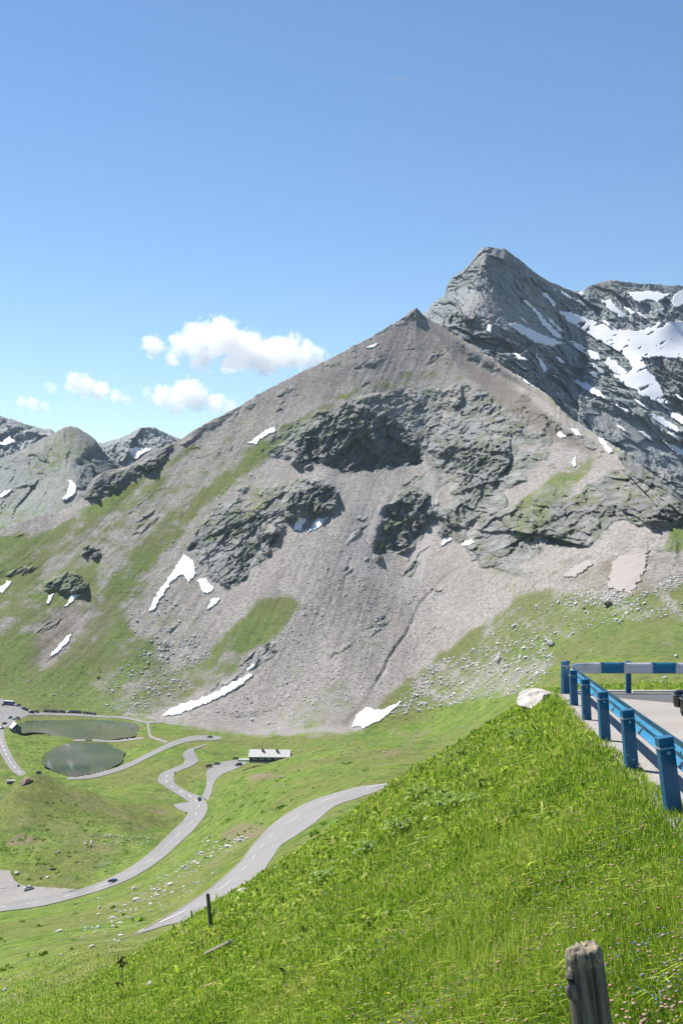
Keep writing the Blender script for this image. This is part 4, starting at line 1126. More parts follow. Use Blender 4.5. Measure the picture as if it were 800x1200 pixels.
# ------------------------------------------------------------------ weathered post
def wood_mat():
    m, nt, out = new_mat('weathered_wood'); k = NT(nt)
    tc = k.n('ShaderNodeTexCoord').outputs['Object']
    mp = k.n('ShaderNodeMapping'); mp.inputs['Scale'].default_value = (26, 26, 1.6); k.l(tc, mp.inputs['Vector'])
    g = k.noise(mp.outputs[0], 1.0, 7, .7, .4); g2 = k.noise(tc, 9, 5, .65)
    c = k.ramp(g, [(.25, (.03, .026, .023)), (.45, (.105, .094, .083)), (.6, (.20, .183, .165)), (.8, (.33, .31, .285))])
    c = k.mix(k.mapr(g2, .45, .7, 0, .5), c, (.12, .108, .095))
    sep = k.n('ShaderNodeSeparateXYZ'); k.l(tc, sep.inputs[0])
    topf = k.math('MULTIPLY', k.mapr(sep.outputs[2], -.13, -.02), k.mapr(k.noise(tc, 28, 4, .7), .42, .6))
    c = k.mix(k.math('MULTIPLY', topf, .8), c, (.34, .29, .18))       # lichen on the weathered head
    b = k.n('ShaderNodeBsdfPrincipled'); k.l(c, b.inputs['Base Color']); b.inputs['Roughness'].default_value = .92; b.inputs['Specular IOR Level'].default_value = .2
    bp = k.n('ShaderNodeBump'); bp.inputs['Strength'].default_value = .9; bp.inputs['Distance'].default_value = .008
    k.l(g, bp.inputs['Height']); k.l(bp.outputs[0], b.inputs['Normal']); k.l(b.outputs[0], out.inputs[0]); return m
M_WOOD = wood_mat()
def old_post(loc, h, r0, r1, lean, name, label, cat, seed=0, knob=True, crack=True, n=72):
    rowsz = np.concatenate([np.linspace(-h, -.25, 40, endpoint=False), np.linspace(-.25, 0, 36)])
    V = []
    for z in rowsz:
        for k in range(n):
            t = 2 * math.pi * k / n; f = (z + h) / h
            r = (r1 + (r0 - r1) * f)
            r *= 1 + .05 * math.sin(2 * t + .5) + .03 * math.sin(5 * t + seed)
            r += float(.006 * fbm(np.array(t * 6 + seed), np.array(z * 1.2), 5, 3)) * r0 / .1
            top = max(0, (z + .045) / .045)
            r *= 1 - .13 * top ** 2.5
            if crack:
                for tc_, dep, wd in ((-1.35, .55, .07), (-2.35, .18, .05), (-.5, .16, .05), (1.5, .4, .07)):
                    d = (t - math.pi * 2 if t > math.pi else t) - tc_ - .05 * math.sin(z * 6)
                    r *= 1 - dep * math.exp(-(d / wd) ** 2) * min(1, max(0, (z + h) / h * 1.1))
            zz_ = z + top * (.045 * float(fbm(np.array(math.cos(t) * 2 + seed), np.array(math.sin(t) * 2), 9, 3)))
            V.append((r * math.cos(t), r * math.sin(t), zz_))
    nr = len(rowsz); i = np.arange(nr * n).reshape(nr, n); j = np.roll(i, -1, 1)
    q = np.stack([i[:-1], j[:-1], j[1:], i[1:]], -1).reshape(-1, 4)
    # rough concave cap
    caps = []; last = i[-1]
    for f in (.72, .42, .15):
        ring = []
        for k in range(n):
            x, y, z = V[last[k]] if f == .72 else V[i[-1][k]]
            x, y, z = V[i[-1][k]]
            ring.append(len(V)); V.append((x * f, y * f, .004 + .03 * float(fbm(np.array(x * f * 40 + 3), np.array(y * f * 40), 4, 3)) * r0 / .1))
        ring = np.array(ring); caps.append(np.stack([last, np.roll(last, -1), np.roll(ring, -1), ring], -1)); last = ring
    V.append((0, 0, .004)); tri = np.stack([last, np.roll(last, -1), np.full(n, len(V) - 1)], -1)
    me = np_mesh(name, np.array(V), [np.concatenate([q] + caps), tri], True)
    root = link(name, me, M_WOOD); root.location = loc; root.rotation_euler = lean
    tag(root, label, cat)
    if knob:
        b = MB(); b.tube([(-r0 * .75, -.02, -.25), (-r0 * 1.02, -.045, -.2), (-r0 * 1.12, -.05, -.16), (-r0 * 1.1, -.045, -.12), (-r0 * .9, -.03, -.07)], [.018, .034, .03, .022, .012], 12)
        b.build('branch_stub', M_WOOD, root)
    return root
p_ = Vector(((683 - CU) / F * 6, 6, (CV - 1111) / F * 6))
old_post(p_, 2.05, .093, .125, (0, R(-7.2), R(8)), 'wooden_post', 'weathered grey wooden post with a split head in the near grass', 'wooden post')
g_ = at(246, 1089); 
sp = old_post(g_ + Vector((-.06, 0, 1.02)), 1.25, .05, .055, (R(2), R(-5.5), 0), 'fence_post', 'dark slim leaning post at the meadow edge in front of the near road', 'fence post', 3, knob=False, crack=False, n=20)
sp.data.materials[0] = simple('dark_wood', (.075, .085, .07), .9, scale=20, var=.3, bump=.3)

# ------------------------------------------------------------------ rocks
def stone_mat(name, c):
    m, nt, out = new_mat(name); k = NT(nt); tc = k.n('ShaderNodeTexCoord').outputs['Object']
    oi = k.n('ShaderNodeObjectInfo').outputs['Random']
    f = k.noise(tc, 1.6, 6, .68); f2 = k.noise(tc, .7, 3, .5)
    cc = k.ramp(f, [(.3, tuple(x * .5 for x in c)), (.5, c), (.72, tuple(min(.8, x * 1.35) for x in c))])
    cc = k.mix(k.mapr(f2, .55, .7, 0, .6), cc, (.20, .19, .14))
    cc = k.mix(k.math('MULTIPLY', oi, .35), cc, tuple(x * .6 for x in c))
    b = k.n('ShaderNodeBsdfPrincipled'); k.l(cc, b.inputs['Base Color']); b.inputs['Roughness'].default_value = .9; b.inputs['Specular IOR Level'].default_value = .2
    bp = k.n('ShaderNodeBump'); bp.inputs['Strength'].default_value = .7; bp.inputs['Distance'].default_value = .08
    k.l(k.noise(tc, 4, 6, .65), bp.inputs['Height']); k.l(bp.outputs[0], b.inputs['Normal']); k.l(b.outputs[0], out.inputs[0]); return m
M_STONE = stone_mat('pale_stone', (.56, .545, .51))
M_STONE_D = stone_mat('dark_stone', (.16, .15, .14))
M_STONE_G = stone_mat('grey_stone', (.33, .315, .295))
M_STONE_B = stone_mat('brown_stone', (.27, .20, .15))
def rock_mesh(seed, sub=3, flat=.7):
    bm = bmesh.new(); bmesh.ops.create_icosphere(bm, subdivisions=sub, radius=1.0)
    rnd = random.Random(seed)
    planes = [(Vector((rnd.gauss(0, 1), rnd.gauss(0, 1), rnd.gauss(0, .8))).normalized(), rnd.uniform(.5, .85)) for _ in range(11)]
    for v in bm.verts:
        for n, d in planes:
            q = v.co.dot(n)
            if q > d: v.co -= n * (q - d) * .92
        c = v.co
        v.co *= 1 + .10 * float(fbm(np.array(c.x * 2 + seed), np.array(c.y * 2 + c.z * 1.7), seed, 3))
        v.co.z *= flat
    me = bpy.data.meshes.new('boulder'); bm.to_mesh(me); bm.free(); return me
ROCKS = [rock_mesh(s, 2) for s in range(8)]
def boulder(u, v, px, label, mat=None, squash=(1, 1, 1), name='boulder', cat='boulder', group=None, rz=None, sub=None, sink=.25):
    p = at(u, v); s_ = px / 2 / F * p.y
    me = (rock_mesh(int(u + v), sub) if sub else ROCKS[int(u * 7 + v * 3) % 8])
    key = me.copy(); o = link(name, key, mat or M_STONE)
    o.location = p + Vector((0, 0, s_ * squash[2] * (.7 - sink) - 0.0)); o.scale = (s_ * squash[0], s_ * squash[1], s_ * squash[2])
    o.rotation_euler = (0, 0, rz if rz is not None else random.uniform(0, 6))
    return tag(o, label, cat, group)
boulder(285, 1046, 15, 'large whitish boulder between the near road and the meadow edge', squash=(1, .8, .62), rz=.1, sub=3)
boulder(220, 1093, 5.5, 'small white rock left of the dark slim post', rz=.5)
boulder(176, 1156, 8, 'cream rock with a reddish side low in the left grass', squash=(1, 1, 1.1), rz=.3, sub=3, sink=-.1)
boulder(20, 1024, 7, 'pale boulder behind the gravel pull-out', squash=(1, 1, .8))
boulder(56, 1029, 7, 'pale flat boulder above the silver car', squash=(1, .8, .6))
boulder(48, 1030, 4, 'dark small boulder left of the pale flat one', M_STONE_D)
boulder(62, 1019, 8, 'dark grey flat boulder farthest from the gravel pull-out', M_STONE_D, squash=(1, .7, .5))
boulder(22, 1039, 5, 'brown boulder at the edge of the gravel pull-out', M_STONE_B)
boulder(5, 1041, 8, 'long low sand-coloured boulder at the edge of the gravel pull-out', M_STONE, squash=(1.2, .5, .4), rz=0)
boulder(69, 999, 4.5, 'single white boulder on the front of the knoll')
boulder(158, 1042, 9, 'white boulder beside the valley road behind the blue car', squash=(1, .7, .6), rz=.2)
boulder(70, 1092, 10, 'pale flat rock alone on the lower left meadow', squash=(1.2, .7, .5), rz=.4)
boulder(142, 1097, 9, 'low white rock just left of the near end of the near road', squash=(1.2, .6, .5), rz=.2)
boulder(108, 1110, 9, 'whitish rock between the flat rock and the dry stalk', squash=(1.1, .7, .6))
boulder(72, 1120, 5, 'small round white rock below the flat rock in the left meadow')
boulder(6, 1162, 7, 'white stone near the left edge of the lowest grass')
boulder(18, 1167, 4, 'smaller white stone beside the one at the left edge of the grass')
boulder(46, 907, 9, 'dark angular rock on the very top of the knoll', M_STONE_D, squash=(1, .8, .8), sub=3)
boulder(31, 917, 17, 'brown jagged rock outcrop under the top of the knoll', M_STONE_B, squash=(1.1, .7, 1.15), sub=3, rz=.7, sink=.75)
boulder(488, 757, 0.1, 'x') if False else None
boulder(584, 776, 11, 'grey block in the boulder field below the right cliffs', M_STONE_G)
boulder(645, 757, 14, 'largest grey block at the top of the boulder field', M_STONE_G, sub=3)
boulder(712, 710, 12, 'dark block at the foot of the dirty snow patch', M_STONE_D)
boulder(779, 795, 9, 'pale flat rock on the turf seen under the striped rail', squash=(1.2, .7, .5), rz=.3)
boulder(792, 770, 6, 'small pale rock on the turf above the striped rail')
boulder(774, 799, 5, 'small flat white rock below the pale one under the striped rail', squash=(1, .7, .5))
# bare bank at the end of the rail
op = at(628, 829)
o = link('rock_outcrop', rock_mesh(77, 5, .62), stone_mat('chalky_rock', (.56, .52, .48)))
o.location = Vector(((636 - CU) / F * 38.2, 38.2, (CV - 825) / F * 38.2)); o.scale = (1.0, .9, .72); o.rotation_euler = (0, R(16), R(20))
tag(o, 'pale bare rock outcrop on the crest at the end of the guard rail', 'rock outcrop')
# plank lying in the grass
q0, q1 = at(242, 1125), at(270, 1112)
M_PLANK = simple('bleached_wood', (.42, .38, .32), .9, scale=14, var=.25, bump=.4)
dv = q1 - q0; b = MB(); L_ = dv.length
b.box((0, 0, 0), (L_, .13, .06), bevel=.012); o = b.build('plank', M_PLANK)
o.location = (q0 + q1) / 2 + Vector((0, 0, .17)); o.rotation_euler = (0, -math.asin(dv.z / L_), math.atan2(dv.y, dv.x)); tag(o, 'bleached wooden plank lying in the grass below the dark slim post', 'plank')

# rows of pale boulders below the near road: individuals; the rest of the rubble is one mass
rnd = random.Random(5)
cnt = 0
spine = [(108,1092),(135,1076),(165,1058),(195,1040),(215,1025),(232,1012),(250,1000),(268,990),(288,982)]
sv = np.array(spine, float); sd = np.concatenate([[0], np.cumsum(np.hypot(*np.diff(sv, axis=0).T))])
while cnt < 210:
    s_ = rnd.random() ** .8 * sd[-1]; u = np.interp(s_, sd, sv[:, 0]); v = np.interp(s_, sd, sv[:, 1])
    wd = 17 * (1 - s_ / sd[-1]) ** .8 + 3
    u += rnd.gauss(0, wd * .55); v += rnd.gauss(0, wd * .5)
    if sample(road_soft, np.array([u]), np.array([v]))[0] > .05: continue
    p = at(u, v, vale)
    px = rnd.lognormvariate(math.log(2.7), .5); px = min(px, 9)
    o = bpy.data.objects.new('boulder', ROCKS[rnd.randrange(8)])
    if not o.data.materials: o.data.materials.append(M_STONE)
    col.objects.link(o); k_ = px / 2 / F * p.y
    o.location = p + Vector((0, 0, k_ * .3)); o.scale = (k_ * rnd.uniform(.9, 1.4), k_, k_ * rnd.uniform(.6, 1)); o.rotation_euler = (rnd.uniform(-.3, .3), rnd.uniform(-.3, .3), rnd.uniform(0, 6))
    tag(o, 'pale boulder in the rock strip between the near road and the valley road', 'boulder', 'pale boulders strewn below the near road')
    cnt += 1
def rubble(name, zones, mat, label, size, seed):
    r = np.random.default_rng(seed); vs, fs = [], []
    base = []
    for me in [rock_mesh(100 + k, 1) for k in range(6)]:
        co = np.array([tuple(v.co) for v in me.vertices]); fc = np.array([tuple(p.vertices) for p in me.polygons]); base.append((co, fc)); bpy.data.meshes.remove(me)
    off = 0
    for poly, n in zones:
        P = np.array(poly); k = 0; tries = 0
        while k < n and tries < n * 20:
            tries += 1
            u = r.uniform(P[:, 0].min(), P[:, 0].max()); v = r.uniform(P[:, 1].min(), P[:, 1].max())
            if not in_poly(u, v, poly): continue
            if float(fbm(np.array(u / 18.), np.array(v / 12.), 820, 3)) < r.uniform(-.5, .25): continue
            if sample(road_soft, np.array([u]), np.array([v]))[0] > .05: continue
            p = at(u, v, vale)
            s_ = min(size * r.lognormal(0, .5), size * 3.5) / 2 / F * p.y
            co, fc = base[r.integers(6)]; a = r.uniform(0, 6.28); ca, sa = math.cos(a), math.sin(a)
            c2 = np.stack([co[:, 0] * ca - co[:, 1] * sa, co[:, 0] * sa + co[:, 1] * ca, co[:, 2]], 1) * s_ * r.uniform(.7, 1.3, 3) + np.array(p) + (0, 0, s_ * .25)
            vs.append(c2); fs.append(fc + off); off += len(co); k += 1
    me = np_mesh(name, np.concatenate(vs), np.concatenate(fs), False)
    return tag(link(name, me, mat), label, 'rubble', kind='stuff')
rubble('rubble', [(stroke(spine, [60,56,50,44,36,28,20,14,8]), 900)], M_STONE, 'pale broken stones filling the rock strip below the near road', 1.7, 9)
rubble('rubble', [([(450,845),(480,800),(520,772),(580,755),(640,745),(652,775),(640,800),(600,815),(540,825),(490,835)], 1800),
                  ([(560,760),(600,715),(690,690),(800,705),(800,720),(700,735),(620,760)], 700), ([(640,710),(700,690),(740,700),(800,670),(800,690),(740,712)], 500)],
       M_STONE, 'field of grey broken boulders below the right cliffs', 2.3, 1)
rubble('rubble', [([(115,830),(130,790),(180,755),(240,740),(250,770),(190,800),(150,838)], 1100), ([(140,840),(200,790),(230,800),(190,832)], 500),
                  ([(240,838),(320,800),(400,790),(420,830),(330,852)], 420), ([(150,720),(200,700),(250,730),(200,770),(140,770)], 160), ([(20,800),(60,790),(120,830),(110,838)], 40)],
       M_STONE, 'grey stones scattered over the slope beyond the lakes', 1.5, 2)
rubble('rubble', [([(330,860),(420,858),(560,850),(600,830),(520,880),(420,890),(340,880)], 60), ([(400,960),(470,925),(480,935),(420,980)], 40), ([(0,1080),(100,1060),(160,1090),(120,1130),(0,1170)], 60),
                  ([(60,1000),(110,960),(180,990),(90,1040)], 14), ([(320,880),(400,880),(470,900),(350,910)], 14), ([(150,870),(250,905),(180,940)], 20)],
       M_STONE, 'small pale stones dotted over the valley meadows', 1.5, 3)
rubble('rubble', [([(350,700),(430,660),(520,690),(500,760),(420,840),(330,840),(300,790)], 3800), ([(560,680),(640,660),(660,700),(560,760)], 700), ([(330,560),(420,555),(440,640),(360,690)], 900), ([(560,640),(800,640),(800,680),(640,700)], 500), ([(420,400),(485,370),(540,440),(400,460)], 350), ([(180,620),(330,520),(300,560),(200,660)], 300)],
       M_STONE, 'loose stones lying on the grey scree slope', 1.0, 4)

def shrubs(name, zones, label, size, seed):
    r = np.random.default_rng(seed); V, Fq = [], []; off = 0; tone = []
    for poly, n in zones:
        P = np.array(poly); k = 0; tries = 0
        while k < n and tries < n * 15:
            tries += 1
            u = r.uniform(P[:, 0].min(), P[:, 0].max()); v = r.uniform(P[:, 1].min(), P[:, 1].max())
            if not in_poly(u, v, poly): continue
            if float(fbm(np.array(u / 16.), np.array(v / 7.), 830, 3)) < r.uniform(-.1, .3): continue
            if sample(road_soft, np.array([u]), np.array([v]))[0] > .03 or sample(lake_mask, np.array([u]), np.array([v]))[0] > 0: continue
            p = np.array(at(u, v, vale)); s_ = size * r.lognormal(0, .35); m = 14
            c = p + r.normal(0, 1, (m, 3)) * s_ * (.9, .9, .22) + (0, 0, s_ * .2)
            a = r.normal(0, 1, (m, 3)); a /= np.linalg.norm(a, axis=1)[:, None]; b_ = np.cross(a, r.normal(0, 1, (m, 3))); b_ /= np.linalg.norm(b_, axis=1)[:, None]
            q = s_ * .42
            V.append(np.stack([c - a * q - b_ * q, c + a * q - b_ * q, c + a * q + b_ * q, c - a * q + b_ * q], 1).reshape(-1, 3)); Fq.append(np.arange(m * 4).reshape(m, 4) + off); off += m * 4; k += 1
    V = np.concatenate(V); me = np_mesh(name, V, np.concatenate(Fq), False, dict(tone=np.repeat(np.clip(r.normal(.30, .12, len(V) // 4), 0, .6), 4)))
    return tag(link(name, me, M_BLADE), label, 'shrubs', kind='stuff')
# ------------------------------------------------------------------ buildings
M_ROOF = simple('pale_sheet_roof', (.50, .48, .46), .55, scale=1.2, var=.10, dirt=((.34, .31, .28), .5))
M_TIMBER = simple('dark_timber', (.035, .037, .045), .8, scale=3, var=.3, bump=.2)
M_FRAME = simple('white_frame', (.68, .68, .66), .5)
M_GLASS = simple('window_glass', (.05, .06, .08), .08, spec=.8)
M_PLINTH = simple('stone_plinth', (.30, .29, .27), .9, scale=2, var=.25, bump=.4)
def hut():
    p = at(316, 893.2); root = empty('mountain_hut', (p.x, p.y + 4, p.z - .1), R(-3))
    tag(root, 'long low hut with pale roof and dark walls above the spur road', 'hut')
    L, D, H, Hr = 23.4, 9.0, 3.6, 6.6
    b = MB(); b.box((0, 0, .1), (L + .1, D + .1, .9), bevel=.03); b.build('plinth', M_PLINTH, root)
    b = MB(); b.prism([(-D / 2, .5), (D / 2, .5), (D / 2, H), (0, Hr - .25), (-D / 2, H)], -L / 2, L / 2, M=Matrix.Rotation(R(90), 4, 'Z')); b.build('wall', M_TIMBER, root)
    b = MB(); t_ = .18
    for sgn in (-1, 1):
        a = math.atan2(Hr - H, D / 2); ln = math.hypot(D / 2 + .7, (Hr - H) * (D / 2 + .7) / (D / 2))
        b.box((0, sgn * (D / 2 + .7) / 2, (Hr + H - (Hr - H) * .7 / (D / 2)) / 2 + .1), (L + 1.0, ln, t_), rx=-sgn * a, bevel=.02)
    roof = b.build('roof', M_ROOF, root)
    for k in range(24):
        s_ = MB(); x = -L / 2 + k * L / 23
        if k % 3 == 0:
            a = math.atan2(Hr - H, D / 2); ln = math.hypot(D / 2 + .7, (Hr - H) * (D / 2 + .7) / (D / 2))
            s_.box((x, -(D / 2 + .7) / 2, (Hr + H - (Hr - H) * .7 / (D / 2)) / 2 + .22), (.09, ln - .1, .06), rx=a); s_.build('roof_seam', M_ROOF, roof)
        else: s_.bm.free()
    for x, y in ((-4.2, -1.0), (4.2, -1.2)):
        c = MB(); c.box((x, y, 6.3), (1.1, 1.0, 1.9), bevel=.03); c.box((x, y, 7.32), (1.35, 1.25, .16), bevel=.03); c.build('chimney', M_TIMBER, roof)
    for x in (-8.6, -4.3, 0, 4.3, 8.4):
        w = MB(); w.box((x, -D / 2 - .03, 2.2), (2.3, .14, 1.25), bevel=.02); fr = w.build('window', M_FRAME, root)
        g = MB()
        for sx in (-.55, .55): g.box((x + sx, -D / 2 - .105, 2.2), (.95, .03, 1.0))
        g.build('pane', M_GLASS, fr)
    d = MB(); d.box((10.8, -D / 2 - .03, 1.6), (1.1, .12, 2.2), bevel=.02); dr = d.build('door', M_FRAME, root)
    h = MB(); h.tube([(10.45, -D / 2 - .1, 1.5), (10.45, -D / 2 - .16, 1.5), (10.55, -D / 2 - .16, 1.5)], .02); h.build('handle', M_STEEL, dr)
    e = MB(); e.box((L / 2 + 1.2, .3, 1.5), (2.4, 7, 2.8), bevel=.04); e.box((L / 2 + 1.3, .3, 3.0), (3.0, 7.6, .2), ry=.12); e.build('annexe', M_TIMBER, root)
    # terrace with a low wall on the approach side
    tt = MB(); tt.box((-L / 2 - 3.6, -.5, .35), (6.8, 5, .7), bevel=.04); tt.box((-L / 2 - 3.6, -3.1, .9), (6.8, .25, 1.0), bevel=.03); tt.build('terrace', M_FRAME, root)
hut()
def lake_house():
    p = at(17, 858); root = empty('lake_house', (p.x, p.y + 3.5, p.z - .3), R(28))
    tag(root, 'small dark gabled house with pale roof at the corner of the upper lake', 'house')
    W, D, H, Hr = 6.6, 9.0, 3.6, 6.8
    b = MB(); b.prism([(-W / 2, -1), (W / 2, -1), (W / 2, H), (0, Hr - .2), (-W / 2, H)], -D / 2, D / 2); b.build('wall', simple('blue_grey_timber', (.055, .07, .085), .8, scale=2, var=.2), root)
    b = MB()
    for s_ in (-1, 1):
        a = math.atan2(Hr - H, W / 2); ln = math.hypot(W / 2 + .6, (Hr - H) * (W / 2 + .6) / (W / 2))
        b.box((s_ * (W / 2 + .6) / 2, 0, (Hr + H - (Hr - H) * .6 / (W / 2)) / 2 + .12), (ln, D + 1.0, .2), ry=s_ * a, bevel=.02)
    b.build('roof', M_ROOF, root)
    for x in (-1.6, 1.6):
        w = MB(); w.box((x, -D / 2 - .03, 2.1), (1.3, .12, 1.2)); f = w.build('window', M_FRAME, root)
        g = MB(); g.box((x, -D / 2 - .1, 2.1), (1.05, .03, .95)); g.build('pane', M_GLASS, f)
    d = MB(); d.box((0, -D / 2 - .03, 1.1), (1.1, .12, 2.1)); d.build('door', M_TIMBER, root)
lake_house()
def shed():
    p = at(13, 919); root = empty('shed', (p.x, p.y + 1.5, p.z), R(4))
    tag(root, 'low flat grey shed left of the knoll top below the parking road', 'shed')
    b = MB(); b.box((0, 0, .8), (5.2, 2.4, 2.2), bevel=.04); b.build('wall', simple('shed_wood', (.22, .20, .18), .9, scale=3, var=.25), root)
    b = MB(); b.box((0, 0, 2.0), (5.8, 3.0, .2), rx=R(6), bevel=.03); b.build('roof', simple('weathered_boards', (.26, .245, .225), .9, scale=3, var=.2), root)
    d = MB(); d.box((.4, -1.22, .9), (1.2, .06, 1.8)); d.build('door', M_TIMBER, root)
shed()

# ------------------------------------------------------------------ vehicles
M_TYRE = simple('tyre_rubber', (.02, .02, .021), .85)
M_RIM = simple('alloy_rim', (.42, .43, .45), .35, .8)
M_CGLASS = simple('car_glass', (.015, .018, .022), .06, spec=.8)
M_LAMP = simple('lamp_glass', (.75, .75, .72), .15)
M_TAIL = simple('tail_lamp', (.4, .02, .02), .25)
PAINTS = {}
def paint_mat(name, c):
    if name not in PAINTS: PAINTS[name] = simple('car_paint_' + name, c, .28, .25, var=.04, scale=1, coat=.6)
    return PAINTS[name]
CARCOL = dict(navy=(.02, .035, .085), black=(.012, .012, .014), silver=(.46, .47, .48), white=(.75, .75, .74), maroon=(.13, .012, .03), grey=(.10, .105, .11), blue=(.03, .09, .26), red=(.35, .03, .03), darkgreen=(.02, .06, .04))
BODY = [(-2.15, .35), (-2.2, .62), (-2.12, .86), (-1.3, .96), (-.95, 1.0), (1.55, 1.02), (2.1, .96), (2.2, .7), (2.15, .35)]
CABIN = [(-1.28, .94), (-.45, 1.43), (.9, 1.48), (1.75, .98)]
def car_shapes(b, mb=0, mg=1, mt=2):
    pass
def car(name_color, loc, rz, label, detailed=True, cat='car', group=None, van=False):
    pm = paint_mat(name_color, CARCOL[name_color])
    body = [(x, z * (1.12 if van else 1)) for x, z in BODY]
    cab = [(-1.4, 1.0), (-.75, 1.75), (1.9, 1.8), (2.12, 1.05)] if van else CABIN
    roofp = [(c[0] * .82 + .05, c[1] + .015) for c in cab[1:3]]
    def shell(b, mi):
        b.prism(body, -.88, .88, bevel=.07, mi=mi)
        x0, z0 = cab[1]; x1, z1 = cab[2]
        b.box(((x0 + x1) / 2, 0, (z0 + z1) / 2 + .02), (x1 - x0 + .12, 1.36, .07), ry=-math.atan2(z1 - z0, x1 - x0), bevel=.03, mi=mi)
        for xa, za, xb, zb in ((cab[0][0], cab[0][1], x0, z0), (cab[3][0], cab[3][1], x1, z1), ((x0 + x1) / 2, 1.0, (x0 + x1) / 2, z1)):
            for s_ in (-1, 1): b.tube([(xa, s_ * .80, za), (xb, s_ * .69, zb)], .045, 6, mi=mi)
    def glass(b, mi):
        lo = [(c[0], c[1]) for c in cab]
        vs = []
        for x, z in cab: 
            w = .79 if z < 1.1 else .67
            vs.append((b.bm.verts.new((x, -w, z)), b.bm.verts.new((x, w, z))))
        for a, c in zip(vs[:-1], vs[1:]): f = b.bm.faces.new((a[0], a[1], c[1], c[0])); f.material_index = mi
        f = b.bm.faces.new([a[0] for a in vs]); f.material_index = mi
        f = b.bm.faces.new([a[1] for a in vs][::-1]); f.material_index = mi
        f = b.bm.faces.new((vs[-1][0], vs[-1][1], vs[0][1], vs[0][0])); f.material_index = mi
    if detailed:
        root = empty('parked_car' if 'parked' in label else 'car', loc, rz); tag(root, label, cat, group)
        b = MB(); shell(b, 0); b.build('body', pm, root)
        b = MB(); glass(b, 0); b.build('window_glass', M_CGLASS, root)
        for x in (-1.35, 1.35):
            for y in (-.8, .8):
                b = MB(); b.wheel((x, y, .33), .33, .22); w = b.build('wheel', M_TYRE, root)
                b = MB(); b.disc((x, y, .33), .2, .2); b.build('rim', M_RIM, w)
        for y in (-.6, .6):
            b = MB(); b.box((-2.17, y, .7), (.12, .34, .16), bevel=.03); b.build('headlight', M_LAMP, root)
            b = MB(); b.box((2.16, y, .8), (.12, .3, .2), bevel=.03); b.build('tail_light', M_TAIL, root)
        for y in (-.93, .93):
            b = MB(); b.box((-.85, y, 1.05), (.16, .2, .14), bevel=.03); b.build('mirror', pm, root)
        return root
    b = MB(); shell(b, 0); glass(b, 1)
    for x in (-1.35, 1.35):
        for y in (-.8, .8): b.wheel((x, y, .33), .33, .22, mi=2, n=10)
    o = b.build('parked_car' if 'parked' in label else 'car', [pm, M_CGLASS, M_TYRE]); o.location = loc; o.rotation_euler = (0, 0, rz)
    return tag(o, label, cat, group)
UP = Vector((0, 0, .26))
def heading(u0, v0, u1, v1):
    a, b = at(u0, v0), at(u1, v1); d = b - a; return math.atan2(d.y, d.x)
def dirz(A, p, rev=False):
    C = (A[:, 0] + A[:, -1]) / 2; i = int(np.argmin(np.linalg.norm(C - np.array(p), axis=1))); i = min(max(i, 1), len(C) - 2)
    d = C[i + 1] - C[i - 1]; return math.atan2(d[1], d[0]) + (math.pi if rev else 0)
def oncar(A, u, v, c, label, rev=False, det=True, van=False):
    p = at(u, v); return car(c, p + UP + Vector((0, 0, .06)), dirz(A, p, rev), label, det, van=van)
oncar(A_low, 133, 1035, 'navy', 'dark blue car driving on the valley road below the knoll', rev=False)
car('silver', at(34, 1043) + UP, R(20), 'silver car parked on the gravel pull-out', True)
oncar(A_low, 234, 938.5, 'black', 'black car at the road junction below the hut', det=False)
oncar(A_high, 246, 865, 'darkgreen', 'dark car on the far bend of the lake road', det=False)
car('maroon', at(244.5, 899.5) + UP, R(12), 'maroon car parked beside the hut road', True, van=True)
car('grey', at(254, 896.5) + UP, R(30), 'grey car parked behind the maroon car', False)
car('grey', at(276, 890) + UP, R(5), 'dark grey car parked at the upper edge of the hut forecourt', False)
car('black', at(279.5, 898) + UP, R(25), 'black van parked at the lower edge of the hut forecourt', False, van=True)
car('white', at(287, 891.5) + UP, R(10), 'white car parked close to the hut terrace', False)
pk = [(53,833.8),(56.5,834),(60,834),(63.5,834.3),(67,834.4),(71,834.6),(75,834.8),(80,835),(84,834.8),(87.5,835),(91,835.2),(94,835.4),(99,836),(103,836.4),(107,837),(111,837.4)]
cols = ['black','navy','grey','black','grey','blue','black','white','blue','navy','black','grey','grey','black','navy','grey']
for (u, v), c in zip(pk, cols):
    car(c, at(u, v) + UP, R(random.uniform(78, 100)), {'black': 'black car parked in the row along the upper lake', 'navy': 'navy car parked in the row along the upper lake', 'grey': 'grey car parked in the row along the upper lake',
        'blue': 'bright blue car parked in the row along the upper lake', 'white': 'white car parked in the row along the upper lake'}[c], False, group='cars parked along the upper lake')
for u, v, c, r_, l in [(22,827.5,'navy',20,'navy car parked right of the blue bus'),(28,831,'grey',-25,'grey car parked behind the navy car in the car park'),(31,832.5,'black',-20,'black car parked at the corner of the car park'),
                       (37,835.3,'black',10,'black car parked where the shore lane begins'),(43,834.5,'grey',15,'grey car parked second along the shore lane'),(5,826.5,'red',40,'red car parked left below the blue bus'),
                       (17,843.5,'white',30,'white car parked behind the lake house'),(20.5,842.5,'grey',30,'grey car parked right of the white one behind the lake house'),(12.5,842,'black',80,'black car parked on the open car park'),
                       (5.5,849,'maroon',60,'maroon car parked at the car park exit'),(2,854.5,'navy',70,'navy car driving out onto the parking road')]:
    car(c, at(u, v) + UP, R(r_), l, False)
